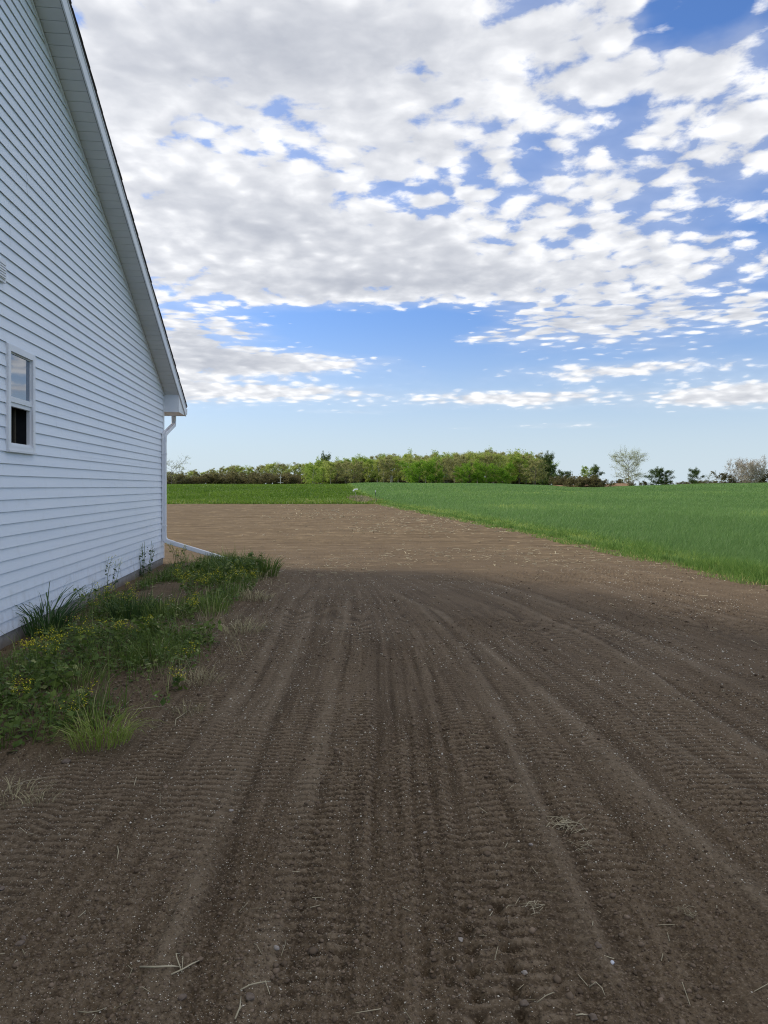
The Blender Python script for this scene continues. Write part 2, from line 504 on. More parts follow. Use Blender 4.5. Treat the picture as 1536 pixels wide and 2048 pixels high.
# ------------------------------------------------------------------ noise in numpy
def _hash(ix, iy, seed):
    h = (ix.astype(np.int64) * 374761393 + iy.astype(np.int64) * 668265263 + seed * 1442695041) & 0xFFFFFFFF
    h = ((h ^ (h >> 13)) * 1274126177) & 0xFFFFFFFF
    h = (h ^ (h >> 16)) & 0xFFFFFFFF
    return h.astype(np.float64) / 4294967295.0
def vnoise(x, y, seed=0):
    ix = np.floor(x); iy = np.floor(y); fx = x - ix; fy = y - iy
    ix = ix.astype(np.int64); iy = iy.astype(np.int64)
    u = fx * fx * (3 - 2 * fx); v = fy * fy * (3 - 2 * fy)
    a = _hash(ix, iy, seed); b = _hash(ix + 1, iy, seed); c = _hash(ix, iy + 1, seed); d = _hash(ix + 1, iy + 1, seed)
    return (a * (1 - u) + b * u) * (1 - v) + (c * (1 - u) + d * u) * v
def fbm(x, y, oct=4, seed=0, g=.5):
    s = 0; a = 1; n = 0
    for o in range(oct):
        s = s + a * vnoise(x * 2 ** o + o * 17.3, y * 2 ** o - o * 9.1, seed + o); n += a; a *= g
    return s / n
def sstep(a, b, x):
    t = np.clip((x - a) / (b - a), 0, 1); return t * t * (3 - 2 * t)

# ------------------------------------------------------------------ terrain functions
EDGE_Y = [0, 5, 8, 12.1, 16.3, 23.4, 38.6, 66.0, 90.0]
EDGE_X = [8.6, 7.6, 7.1, 6.47, 6.01, 5.4, 3.53, -.2, -4.0]
def edge_x(Y):                       # where the crop begins, right of the bare soil
    return np.interp(Y, EDGE_Y, EDGE_X)
FAR = 66.0
PX_S = [-4000, 300, 560, 690, 730, 1000, 1090, 1140, 1190, 1250, 1400, 1536, 2200]
PY_S = [968, 968, 968.3, 967.5, 965.8, 967.5, 970.5, 974.5, 975.0, 972.5, 968, 966, 964]
CREST = 200.0
def terrain_z(X, Y):
    X = np.asarray(X, float); Y = np.asarray(Y, float)
    Yc = np.maximum(Y, 1.0)
    pxx = 768 + F * X / Yc
    # grass tops add to the silhouette: the soil itself sits a little lower
    zc = EYE + (HOR - np.interp(pxx, PX_S, PY_S)) / F * CREST - .22
    t = sstep(52, CREST, Y)
    z = zc * t
    z = z + np.where(Y > CREST, -(Y - CREST) * .006, 0)
    z = z + .10 * t * (fbm(X / 14, Y / 14, 3, 5) - .5)
    return z
PATCH_Y = [3.6, 4.0, 4.3, 4.54, 5.3, 6.34, 7.6, 9.68, 11.8, 13.9, 15.0, 15.9, 16.6]
PATCH_X = [-3.6, -2.9, -2.3, -1.66, -1.56, -1.60, -1.72, -1.90, -2.02, -2.25, -2.65, -3.3, -4.4]
def patch_right(Y): return np.interp(Y, PATCH_Y, PATCH_X, left=-9, right=-9)
def wall_x(Y): return -3.199 - .1028 * np.asarray(Y)
def patch_mask(X, Y):
    e = patch_right(Y) + .28 * (fbm(X * 2.3, Y * 2.3, 3, 77) - .5)
    return sstep(0, .35, e - X) * sstep(3.5, 4.3, Y) * (1 - sstep(15.4, 16.4, Y))

# wheel and track marks: (Y, X) centre lines read off the ground
BANDS = [   # crawler/tyre bands with transverse lugs: half width, depth, lug pitch
    ([(2.0, -1.02), (4.07, -.92), (7.3, -1.03), (11, -.98), (14, -.6)], .20, .008, .066),
    ([(2.0, -.28), (3.53, -.31), (6.34, -.34), (10.5, -.50), (13, -.9)], .19, .008, .066),
    ([(2.0, .40), (3.81, .49), (5.6, .55), (7.3, .52), (11.5, .10), (13.5, -.5)], .18, .009, .064),
    ([(2.0, .95), (4.53, 1.01), (6.34, 1.06), (9.3, .85), (12, .2)], .20, .009, .068),
    ([(2.0, 1.75), (4.07, 2.0), (5.6, 2.07), (8.6, 1.98), (12.8, 1.4), (15, .6)], .24, .008, .07),
    ([(3.5, 2.6), (5.2, 2.55), (7.5, 2.62), (9.5, 2.4), (13, 1.7)], .2, .008, .068),
    ([(2.0, -1.75), (4.0, -1.45), (6.0, -1.25), (9, -1.4), (12, -1.2)], .18, .008, .064),
    ([(5.5, 4.3), (8.3, 3.9), (11, 3.35), (15, 2.5), (20, 1.0)], .22, .009, .10),
]
STRIPS = [  # smeared, dusty edges: half width, height
    ([(2.2, 1.55), (3.33, 1.46), (4.7, 1.35), (7.54, 1.0), (9.5, .66), (11.4, .1)], .075, .010),
    ([(3.0, 3.3), (5.66, 3.02), (7.1, 2.80), (8.8, 2.64), (11, 2.2), (12.8, 1.6), (14.5, .9)], .11, .012),
    ([(2.2, -.72), (3.8, -.85), (5.0, -.86), (7.54, -.88), (10.5, -1.08), (12.5, -1.0)], .07, .008),
    ([(2.2, -.42), (4.5, -.42), (8.3, -.46), (11, -.56), (12.4, -.75)], .055, .008),
    ([(2.5, .75), (5, .82), (7.5, .78), (10, .45), (12.3, -.2)], .06, .008),
    ([(4.0, 2.35), (6.0, 2.33), (8.0, 2.25), (10.5, 1.75), (13, .9)], .06, .008),
    ([(5, -1.15), (7.5, -1.2), (10.5, -1.35), (13, -1.2)], .06, .008),
    ([(6.0, 4.9), (9, 4.35), (12, 3.6), (16, 2.6), (22, .6)], .10, .008),
    ([(2.0, 2.2), (3.5, 2.05), (5, 1.75), (6.8, 1.5), (9, 1.2)], .05, .006),
    ([(10, 4.6), (14, 3.9), (20, 2.6), (30, .2), (45, -3.5)], .14, .008),
    ([(12, 5.3), (18, 4.2), (28, 2.2), (50, -2.5)], .14, .008),
    ([(15, -1.5), (22, -3.5), (34, -8.0), (55, -17)], .18, .008), ([(16, -.2), (24, -1.8), (38, -6.5), (60, -15)], .18, .008),
    ([(22, 5.0), (35, 3.2), (50, .8), (64, -2.0)], .22, .008), ([(20, 2.9), (32, 1.2), (48, -1.6), (64, -5.0)], .22, .008), ([(18, 1.0), (30, -1.6), (46, -6), (64, -12)], .2, .008),
]
GROOVES = [(-.05, .0), (.06, .0), (.16, .02), (.27, .03), (.38, .06)]
def flow(X, Y):
    """sideways coordinate that follows the sweeping wheel passes"""
    g = np.clip(Y - 3, 0, 14) ** 2
    b = .0157 * sstep(-.4, 1.3, X + .008 * g) + .003 * sstep(-.2, -1.2, X)
    return X + b * g
def track_field(X, Y):
    """height, dustiness and painted relief tone of the tracked soil"""
    n = fbm(X * 1.3, Y * .5, 3, 21)
    u = flow(X, Y)
    wob = .05 * (fbm(X * .8 + 3, Y * .8, 2, 31) - .5)
    # every pass leaves lugs somewhere: a patchwork of rippled lanes and fine streaks along the flow
    lane = np.floor((u + .08 * (fbm(u * 2, Y * .3, 2, 23) - .5)) / .40); lf = (u / .40) % 1.0
    lv = _hash(lane.astype(np.int64), np.floor(Y / 2.4 + lane * .37).astype(np.int64), 9)
    lw = sstep(.04, .14, lf) * (1 - sstep(.84, .96, lf))
    pit = .056 + .014 * _hash(lane.astype(np.int64), lane.astype(np.int64) * 0, 4)
    lugs = sstep(.2, .8, .5 + .5 * np.sin(2 * PI * (Y + .10 * np.abs(lf - .5) + .03 * vnoise(X * 2.5, Y * 1.4, 24)) / pit + lane))
    la = lw * sstep(.30, .75, fbm(u * 1.1, Y * .45, 3, 25) * .6 + lv * .45) * (.45 + .8 * vnoise(X * 22, Y * 26, 26))
    s1 = fbm(u * 13, Y * .55, 3, 27) - .5; s2 = fbm(u * 38, Y * 1.1, 2, 28) - .5
    la = la * (.35 + .65 * sstep(2.3, 4.2, Y)) * (1 - .8 * sstep(8.0, 10.5, Y))
    h = la * (.0070 * lugs - .003) + .006 * s1 + .005 * s2
    tone = la * (lugs - .5) * 1.6 + .95 * s1 + 1.2 * s2  # lug crests lightened, gaps darkened: relief shading painted into the soil colour
    dust = np.zeros_like(X)
    for k, (pl, hw, dep, pitch) in enumerate(BANDS):
        py = [p[0] for p in pl]; px = [p[1] for p in pl]
        w = X - np.interp(Y, py, px, left=px[0], right=px[-1]) + wob
        ends = sstep(py[0] - .5, py[0] + .2, Y) * (1 - sstep(py[-1] - 2.0, py[-1], Y))
        inb = (1 - sstep(hw * .75, hw, np.abs(w))) * ends * (1 - sstep(7.8, 10.2, Y))
        strength = .25 + .75 * sstep(.35, .62, vnoise(X * .7 + k * 9, Y * .45, 40 + k))
        ph = Y + .12 * np.abs(w) + .05 * (vnoise(X * 2, Y * 1.1, 55 + k) - .5)
        lug = .5 + .5 * np.sin(2 * PI * ph / pitch)
        lug = sstep(.15, .85, lug)
        h += inb * (-.007 + dep * 1.15 * lug * strength * (.4 + .6 * sstep(2.3, 4.2, Y)) * (.55 + .45 * vnoise(X * 25, Y * 30, 70 + k)))
        tone = tone + inb * (lug - .5) * strength * 1.3 * (.5 + .7 * vnoise(X * 25, Y * 30, 71 + k))  # same painted relief shading on the band lugs
        dust += inb * .12 * strength
        rim = np.exp(-((np.abs(w) - hw * 1.12) / .035) ** 2) * ends
        h += rim * .006 * (.4 + n)
    for k, (pl, hw, hh) in enumerate(STRIPS):
        py = [p[0] for p in pl]; px = [p[1] for p in pl]
        w = X - np.interp(Y, py, px, left=px[0], right=px[-1]) + wob * 1.4
        ends = sstep(py[0] - .5, py[0] + .5, Y) * (1 - sstep(py[-1] - 2.5, py[-1], Y))
        e = np.exp(-(w / hw) ** 2) * ends
        br = .35 + .9 * sstep(.3, .7, fbm(X * 1.6 + k * 3, Y * .9, 3, 90 + k))
        h += e * hh * br
        h -= np.exp(-((w - hw * 1.5) / (hw * .6)) ** 2) * ends * hh * .8
        dust += e * .62 * br * (.55 + .9 * vnoise(X * 40, Y * 9, 111 + k))
        tone = tone - np.exp(-((w - hw * 1.7) / (hw * .6)) ** 2) * ends * .5  # painted shade in the furrow beside the strip
    for gx, gs in GROOVES:
        xc = gx + gs * (Y - 4) * .3
        e = np.exp(-((X - xc + wob) / .022) ** 2) * sstep(1.8, 3.6, Y) * (1 - sstep(7.0, 9.2, Y))
        h -= e * .010 * (.5 + vnoise(X * 3, Y * 6, 12)); tone = tone - e * .35  # groove shade also painted into the tone
    # fresh tyre print close by: rows of punched lug holes
    for gx, dp in ((.045, .016), (.14, .024), (.215, .018), (.30, .034), (.43, .030), (.47, .012)):
        xc = gx + .03 * (Y - 2.3)
        hole = sstep(.15, .75, .5 + .5 * np.sin(2 * PI * (Y + gx * .7) / .115))
        e = np.exp(-((X - xc) / .022) ** 2) * hole * (1 - sstep(2.35 + .9 * gx, 3.0 + .9 * gx, Y)) * sstep(1.4, 1.6, Y)
        h -= e * dp * (.5 + .9 * vnoise(X * 20, Y * 22, 13)); tone = tone - e * .5  # shade inside the holes painted into the tone
    return h, np.clip(dust, 0, 1), np.clip(tone, -1, 1)
def soil_z(X, Y, full=True):
    X = np.asarray(X, float); Y = np.asarray(Y, float)
    z = terrain_z(X, Y) + .012
    z = z + .030 * (fbm(X * .5, Y * .35, 3, 1) - .5)
    pm = patch_mask(X, Y)
    offw = X - wall_x(Y)
    z = z + pm * (.035 + .07 * (fbm(X * 1.7, Y * 1.7, 3, 8) - .35)) * sstep(.1, .8, offw) - .035 * pm * (1 - sstep(.05, .6, offw))
    if not full: return z
    th, dust, tone = track_field(X, Y)
    near = 1 - sstep(13, 20, Y)
    smooth = 1 - np.clip(dust * .7, 0, .7)
    c1 = fbm(X * 9, Y * 9, 3, 2) - .5
    c2 = np.abs(fbm(X * 34, Y * 34, 2, 3) - .5)
    c3 = vnoise(X * 75, Y * 75, 4) - .5
    c4 = vnoise(X * 150, Y * 150, 6) - .5
    rough = .5 + 1.2 * sstep(.35, .7, fbm(X * .9, Y * .7, 3, 61)) + .8 * pm
    z = z + th * near * (1 - pm)
    z = z + smooth * rough * (.010 * c1 - .015 * c2 + .007 * c3 + .0035 * c4) * (.4 + .6 * near)
    # cross passes of the harrow farther off
    far = sstep(12, 22, Y)
    wv = np.sin(2 * PI * (Y + 1.0 * fbm(X * .06, Y * .2, 3, 14) + .02 * X) / .42) * .5 + np.sin(2 * PI * (Y + .8 * fbm(X * .1, Y * .3, 2, 15)) / .93) * .5
    z = z + far * .018 * wv * (.4 + 1.2 * fbm(X * .15, Y * .8, 3, 16)) + far * .020 * (fbm(X * 3.2, Y * 3.2, 2, 17) - .5)
    return z, dust * np.maximum(near, .7) * (1 - pm), far, pm, tone * (1 - sstep(11, 17, Y)) * (1 - pm)

# ================================================================== SETTING: ground sheet
def crop_edge(Y):
    return np.interp(Y, EDGE_Y[:-1] + [110, 200, 400, 900, 3000], EDGE_X[:-1] + [-4.6, -10.8, -26, -60, -200])
def build_ground():
    ys = np.concatenate([[-120, -60, -30, -15, -5], np.arange(0, 66, 2.0), np.arange(66, 230, 4.0), [240, 260, 290, 330, 380, 450, 550, 700, 1000, 1600, 2600]])
    xs = np.concatenate([[-2600, -1400, -800, -500, -350, -260, -200, -160], np.arange(-130, 131, 2.5), [160, 200, 260, 350, 500, 800, 1400, 2600]])
    X, Y = np.meshgrid(xs, ys)
    Z = terrain_z(X, Y)
    bare = ((X < edge_x(Y) + .3) & (Y < FAR + .5)).astype(float)
    Z = Z - .10 * bare - .02
    crop = sstep(-1, 1, X - crop_edge(Y))
    n, k = X.shape
    idx = np.arange(n * k).reshape(n, k)
    q = np.stack([idx[:-1, :-1], idx[:-1, 1:], idx[1:, 1:], idx[1:, :-1]], -1).reshape(-1, 4)
    me = np_mesh('ground', np.stack([X, Y, Z], -1).reshape(-1, 3), q, attrs={'crop': crop.ravel(), 'bare': bare.ravel()})
    o = link_mesh('ground', me, M['terrain'], smooth=True)
    props(o, kind='structure')
build_ground()

def build_soil():
    rows = [-8.0, -6, -4, -2.5, -1.5, -.8, -.2, .3, .7, 1.0, 1.3, 1.55, 1.75]
    y = 1.9
    while y < FAR:
        rows.append(y); y += max(.0042, min(.13, y * y / 1450.0))
    rows.append(FAR)
    ys = np.array(rows)
    az = np.concatenate([np.linspace(-.80, -.60, 40)[:-1], np.linspace(-.60, .60, 1050), np.linspace(.60, .85, 50)[1:]])
    Y, A = np.meshgrid(ys, az, indexing='ij')
    X = A * np.maximum(np.abs(Y), 0) if False else A * np.maximum(Y, 1.9)
    # behind and below the photographer the sheet simply runs on
    wide = np.where(Y < 1.9, 1 + (1.9 - Y) * 1.2, 1.0)
    X = X * wide
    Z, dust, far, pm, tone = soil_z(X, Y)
    dry = np.clip(sstep(9.5, 24, Y + 5.0 * (fbm(X * .3, Y * .35, 4, 33) - .5) + .55 * np.clip(X, 0, 8)) , 0, 1)
    dry = np.maximum(dry, .55 * pm * sstep(.4, .65, fbm(X * 1.1, Y * 1.1, 3, 34)))
    edge = edge_x(Y) + .5 * (fbm(X * 1.2, Y * .8, 3, 35) - .5)
    keep_v = X < edge + .35
    far_edge = FAR + 1.2 * (fbm(X * .4, X * 0, 3, 36) - .5) - .4
    Y2 = np.minimum(Y, far_edge)
    inside = (X < wall_x(Y) - .1) & (Y < 15.65)
    n, k = X.shape
    idx = np.arange(n * k).reshape(n, k)
    q = np.stack([idx[:-1, :-1], idx[:-1, 1:], idx[1:, 1:], idx[1:, :-1]], -1).reshape(-1, 4)
    ok = (keep_v & ~inside).ravel()
    q = q[ok[q].all(1)]
    used = np.zeros(n * k, bool); used[q.ravel()] = True
    remap = np.cumsum(used) - 1
    V = np.stack([X, Y2, Z], -1).reshape(-1, 3)[used]
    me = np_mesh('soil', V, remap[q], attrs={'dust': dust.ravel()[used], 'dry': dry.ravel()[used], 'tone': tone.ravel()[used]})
    o = link_mesh('soil', me, M['soil'], smooth=True)
    props(o, kind='structure')
build_soil()

# ================================================================== HOUSE
HX, HY, HROT = -4.813, 15.70, math.atan(.1028)
SL = .477; ZE = 3.655; RIDGE = -9.5; BACK = -12.0
def ground_xy(u, v):     # house-local -> world
    c, s = math.cos(HROT), math.sin(HROT)
    return HX + c * u - s * v, HY + s * u + c * v
def rake_z(y): return ZE + SL * (-y) if y >= RIDGE else ZE + SL * (y - 2 * RIDGE)
house = props(empty('house', (HX, HY, 0), HROT), 'white vinyl-sided gable house wall at left with steep rake and downspout', 'house')
WY0, WY1, WZ0, WZ1 = -8.20, -7.455, 2.048, 3.162
def build_house():
    mb = MB()
    z0, e = .125, .127
    hy0, hy1, hz0, hz1 = WY0 + .03, WY1 - .03, WZ0 + .03, WZ1 - .03
    def ext(z):
        if z <= ZE: return 2 * RIDGE, -.085
        return 2 * RIDGE + (z - ZE) / SL, -(z - ZE) / SL
    def xoff(z, zb): return .021 - .017 * (z - zb) / e
    k = 0
    while True:
        zb = z0 + e * k; zt = zb + e + .012
        if ext(zb)[1] - ext(zb)[0] < .3: break
        zs = [zb, zt]
        for c in (hz0, hz1, ZE):
            if zb < c < zt: zs.append(c)
        zs = sorted(zs)
        for a, b in zip(zs[:-1], zs[1:]):
            (la, ra), (lb, rb) = ext(a), ext(b)
            spans = [((la, lb), (ra, rb))]
            if hz0 - 1e-6 <= a and b <= hz1 + 1e-6:
                spans = [((la, lb), (hy0, hy0)), ((hy1, hy1), (ra, rb))]
            for (l, r) in spans:
                # split long courses so each lap can sag by a hair
                seam = ((k // 2) * 1.37) % 3.66
                cuts = [l[0]] + [y_ for y_ in (2 * RIDGE + seam + 3.66 * q_ for q_ in range(7)) if max(l) + .05 < y_ < min(r) - .05] + [r[0]]
                cut2 = [l[1]] + cuts[1:-1] + [r[1]]
                for i in range(len(cuts) - 1):
                    ya, yb, yc, yd = cuts[i], cuts[i + 1], cut2[i], cut2[i + 1]
                    if 0 < i: ya -= .03; yc -= .03
                    lift = .0016 * (i % 2)
                    xa, xb = xoff(a, zb) + lift, xoff(b, zb) + lift
                    mb.add([(xa, ya, a), (xa, yb, a), (xb, yd, b), (xb, yc, b)], [(0, 1, 2, 3)])
                    if a == zb:
                        mb.add([(xa, ya, a), (xa, yb, a), (xa - .003, yb, a - .0005), (xa - .003, ya, a - .0005)], [(3, 2, 1, 0)])
                        mb.add([(xa - .003, ya, a - .0005), (xa - .003, yb, a - .0005), (-.004, yb, a + .016), (-.004, ya, a + .016)], [(3, 2, 1, 0)])
        k += 1
    mb.build('siding', M['siding'], house)
    # wall shell behind the siding, with the window opening left free
    mb = MB(); x = -.02
    def quad(y0, y1, za, zb): mb.add([(x, y0, za), (x, y1, za), (x, y1, zb), (x, y0, zb)], [(0, 1, 2, 3)])
    L = 2 * RIDGE
    quad(L, hy0, .1, ZE); quad(hy1, -.004, .1, ZE); quad(hy0, hy1, .1, hz0); quad(hy0, hy1, hz1, ZE)
    mb.add([(x, L, ZE), (x, -.004, ZE), (x, RIDGE, rake_z(RIDGE))], [(0, 1, 2)])
    for y in (-.012, L + .012): mb.add([(x, y, .1), (BACK, y, .1), (BACK, y, ZE), (x, y, ZE)], [(0, 1, 2, 3)])
    mb.add([(BACK, L, .1), (BACK, -.004, .1), (BACK, -.004, ZE), (BACK, RIDGE, rake_z(RIDGE)), (BACK, L, ZE)], [(0, 1, 2, 3, 4)])
    mb.build('wall', M['trim'], house)
    mb = MB(); mb.box((BACK, L - .01, -.4), (-.004, .006, .118)); mb.build('foundation', M['concrete'], house)
    mb = MB(); mb.box((-.015, -.095, .10), (.022, .014, ZE - .03)); mb.box((-.095, -.01, .10), (-.0155, .016, ZE - .4)); mb.build('corner_post', M['trim'], house)
    # J-channel under the rake
    mb = MB()
    mb.sweep([(0, 0), (.030, 0), (.030, .030), (.022, .030), (.022, .008), (0, .008)],
             [((.002, 0, ZE - .050), (1, 0, 0), (0, 0, 1)), ((.002, RIDGE, rake_z(RIDGE) - .050), (1, 0, 0), (0, 0, 1))])
    mb.sweep([(0, 0), (.030, 0), (.030, .030), (0, .030)],
             [((.002, RIDGE - .002, rake_z(RIDGE) - .045), (1, 0, 0), (0, 0, 1)), ((.002, L, ZE - .045), (1, 0, 0), (0, 0, 1))])
    mb.build('rake_channel', M['trim'], house)
    # soffit panels
    mb = MB(); w = .326; p = .135
    y = 0.0
    while y > RIDGE:
        y1 = max(y - p, RIDGE); g = .010
        mb.add([(0, y - g, rake_z(y - g)), (w, y - g, rake_z(y - g)), (w, y1, rake_z(y1)), (0, y1, rake_z(y1))], [(0, 1, 2, 3)])
        mb.add([(0, y, rake_z(y) + .012), (w, y, rake_z(y) + .012), (w, y - g, rake_z(y - g)), (0, y - g, rake_z(y - g))], [(0, 1, 2, 3)])
        mb.add([(0, y, rake_z(y)), (w, y, rake_z(y)), (w, y, rake_z(y) + .012), (0, y, rake_z(y) + .012)], [(0, 1, 2, 3)])
        y = y1
    mb.add([(0, RIDGE, rake_z(RIDGE)), (w, RIDGE, rake_z(RIDGE)), (w, L - .8, ZE - .38), (0, L - .8, ZE - .38)], [(0, 1, 2, 3)])
    mb.add([(BACK, -.02, 3.286), (-.002, -.02, 3.286), (-.002, .80, 3.286), (BACK, .80, 3.286)], [(0, 1, 2, 3)])
    mb.build('soffit', M['soffit'], house)
    # boxed eave return
    mb = MB()
    pr = [(.0, 3.286), (.795, 3.286), (.0, 3.664)]
    a = [(-.001, y, z) for y, z in pr]; b = [(.332, y, z) for y, z in pr]
    mb.add(a + b, [(0, 1, 2), (5, 4, 3), (0, 3, 4, 1), (1, 4, 5, 2), (2, 5, 3, 0)])
    mb.box((.004, -.008, 3.655), (.328, -.001, 3.676)); mb.box((.004, -.007, 3.286), (.333, -.001, 3.296))
    mb.build('eave_return', M['trim'], house)
    # fascia boards
    mb = MB()
    def slab(x0, x1, ya, yb, d0, d1):
        mb.hexa([(x0, ya, rake_z(ya) + d0), (x1, ya, rake_z(ya) + d0), (x1, yb, rake_z(yb) + d0), (x0, yb, rake_z(yb) + d0),
                 (x0, ya, rake_z(ya) + d1), (x1, ya, rake_z(ya) + d1), (x1, yb, rake_z(yb) + d1), (x0, yb, rake_z(yb) + d1)])
    def rz(y): return ZE - SL * y
    slab(.334, .354, RIDGE, .80, -.006, .185)
    slab(.334, .354, L - .80, RIDGE - .0005, -.006, .185)
    slab(.334, .362, RIDGE, .81, .187, .212); slab(.334, .362, L - .81, RIDGE - .0005, .187, .212)
    mb.box((BACK, .801, 3.275), (.352, .818, 3.47))
    mb.build('fascia', M['trim'], house)
    mb = MB()
    ye = .845; n = 64
    def top(y): return rake_z(y) + .214
    for (ya, yb) in ((RIDGE, ye), (L - ye, RIDGE)):
        mb.hexa([(BACK, ya, top(ya)), (.366, ya, top(ya)), (.366, yb, top(yb)), (BACK, yb, top(yb)),
                 (BACK, ya, top(ya) + .03), (.366, ya, top(ya) + .03), (.366, yb, top(yb) + .03), (BACK, yb, top(yb) + .03)])
    rng = random.Random(3); y = ye + .012
    while y > RIDGE:        # shingle courses, butt ends a little uneven past the rake
        y1 = y - .145; ex = .372 + rng.uniform(0, .010)
        mb.hexa([(BACK, y1 - .10, top(y1 - .10) + .031), (ex, y1 - .10, top(y1 - .10) + .031), (ex, y, top(y) + .036), (BACK, y, top(y) + .036),
                 (BACK, y1 - .10, top(y1 - .10) + .036), (ex, y1 - .10, top(y1 - .10) + .036), (ex, y, top(y) + .046), (BACK, y, top(y) + .046)])
        y = y1
    mb.build('roof', M['shingle'], house)
    # gutter
    mb = MB()
    pr = [(.82, 3.44), (.82, 3.318), (.905, 3.318), (.925, 3.36), (.930, 3.40), (.945, 3.42), (.945, 3.447), (.93, 3.447), (.93, 3.43), (.90, 3.41), (.835, 3.41), (.835, 3.44)]
    mb.sweep(pr, [((BACK, 0, 0), (0, 1, 0), (0, 0, 1)), ((.358, 0, 0), (0, 1, 0), (0, 0, 1))])
    mb.build('gutter', M['trim'], house)
    # downspout
    ds = props(empty('downspout'), None); ds.parent = house
    def frames(pts, fixed):
        fixed = Vector(fixed); P = [Vector(p) for p in pts]; out = []
        for i, q in enumerate(P):
            di = (q - P[i - 1]).normalized() if i else None
            do = (P[i + 1] - q).normalized() if i < len(P) - 1 else None
            d = (di + do).normalized() if di and do else (di or do)
            w = fixed.cross(d)
            if di and do: w = w / max(.3, d.dot(do))
            out.append((q, fixed, w))
        return out
    def rect(a, b, c=.010):
        return [(-a, -b + c), (-a + c, -b), (-a * .33, -b), (-a * .25, -b + .006), (a * .25, -b + .006), (a * .33, -b), (a - c, -b), (a, -b + c), (a, b - c), (a - c, b), (a * .33, b), (a * .25, b - .006), (-a * .25, b - .006), (-a * .33, b), (-a + c, b), (-a, b - c)]
    X = .066; yv = -.245
    mb = MB()
    mb.sweep(rect(.048, .038), frames([(X, .86, 3.325), (X, .86, 3.16), (X, .845, 3.10), (X, .80, 3.07)], (1, 0, 0)))
    mb.sweep(rect(.051, .041), frames([(X, .83, 3.085), (X, .80, 3.066), (X, -.16, 2.80), (X, -.215, 2.77), (X, yv, 2.70), (X, yv, 2.62)], (1, 0, 0)))
    mb.build('elbow', M['trim'], ds)
    mb = MB(); mb.sweep(rect(.048, .038), frames([(X, yv, 2.64), (X, yv, .60)], (1, 0, 0))); mb.build('pipe', M['trim'], ds)
    mb = MB()
    pts = [(X, yv, .66), (X, yv, .59), (X + .008, yv, .54), (X + .035, yv, .50), (X + .085, yv, .475), (X + .20, yv, .438)]
    mb.sweep(rect(.041, .050), frames(pts, (0, 1, 0))); mb.build('elbow', M['trim'], ds)
    mb = MB(); mb.sweep(rect(.037, .046), frames([(X + .17, yv, .447), (1.40, yv, .075)], (0, 1, 0))); mb.build('extension', M['trim'], ds)
    for z in (2.35, .80):
        mb = MB(); mb.box((-.0, yv - .046, z), (X + .054, yv + .046, z + .03)); mb.build('strap', M['trim'], ds)
    # window
    win = props(empty('window'), None); win.parent = house
    f = MB(); t = .066; xo = .040
    f.box((-.02, WY0, WZ0), (xo, WY0 + t, WZ1)); f.box((-.02, WY1 - t, WZ0), (xo, WY1, WZ1))
    f.box((-.02, WY0 + t, WZ1 - t), (xo - .001, WY1 - t, WZ1)); f.box((-.02, WY0 + t, WZ0), (xo - .001, WY1 - t, WZ0 + .05))
    f.box((.0, WY0 - .01, WZ0 - .022), (xo + .015, WY1 + .01, WZ0 - .001))
    f.box((.0, WY0 - .012, WZ0), (xo - .012, WY0 - .0005, WZ1 + .008)); f.box((.0, WY1 + .0005, WZ0), (xo - .012, WY1 + .012, WZ1 + .008)); f.box((.0, WY0, WZ1 + .0005), (xo - .012, WY1, WZ1 + .012))
    f.build('frame', M['trim'], win)
    a, b = WY0 + t, WY1 - t; zm = 2.575; top_ = WZ1 - t; bot = WZ0 + .05
    s = MB()
    s.box((-.018, a, zm - .012), (.026, b, zm + .045)); s.box((-.03, a, zm - .055), (.012, b, zm - .0125))
    s.box((-.018, a, top_ - .012), (.010, b, top_)); s.box((-.018, a, zm + .0455), (.010, a + .012, top_ - .0125)); s.box((-.018, b - .012, zm + .0455), (.010, b, top_ - .0125))
    s.box((-.03, a, bot), (.012, b, bot + .03)); s.box((-.03, a, bot + .0305), (.006, a + .016, zm - .0555)); s.box((-.03, b - .016, bot + .0305), (.006, b, zm - .0555))
    s.build('sash', M['trim'], win)
    g = MB(); g.add([(.0, a, zm + .04), (.0, b, zm + .04), (.0, b, top_), (.0, a, top_)], [(0, 1, 2, 3)]); g.build('pane', M['glass'], win)
    g = MB()
    d = -.35; g.add([(-.021, a - .03, bot), (-.021, b + .03, bot), (d, b + .1, bot), (d, a - .1, bot), (-.021, a - .03, top_ + .02), (-.021, b + .03, top_ + .02), (d, b + .1, top_ + .02), (d, a - .1, top_ + .02)],
                    [(0, 1, 2, 3), (4, 7, 6, 5), (1, 5, 6, 2), (2, 6, 7, 3), (3, 7, 4, 0)])
    g.build('interior', M['dark'], win)
    g = MB(); ns = 24
    for i in range(ns):
        ya = a + (b - a) * .46 * i / ns; yb = a + (b - a) * .46 * (i + 1) / ns
        xa = -.10 + .010 * math.sin(i * .9); xb = -.10 + .010 * math.sin((i + 1) * .9)
        g.add([(xa, ya, bot + .02), (xb, yb, bot + .02), (xb, yb, zm), (xa, ya, zm)], [(0, 1, 2, 3)])
    g.build('curtain', M['curtain'], win)
    g = MB(); g.box((-.13, b - .14, bot), (-.11, b - .10, zm)); g.box((-.13, b - .20, bot), (-.12, b - .185, zm)); g.box((-.10, a, bot + .0005), (-.06, b, bot + .035)); g.build('screen_track', M['blind'], win)
    # wall vent at the very edge of the view
    vb = MB(); vb.box((.0, -8.56, 3.765), (.045, -8.277, 3.995)); vb.box((.0455, -8.53, 3.79), (.055, -8.307, 3.97))
    for i in range(6): vb.box((.0555, -8.52, 3.80 + .027 * i), (.066, -8.317, 3.815 + .027 * i))
    vb.build('wall_vent', M['trim'], house)
build_house()

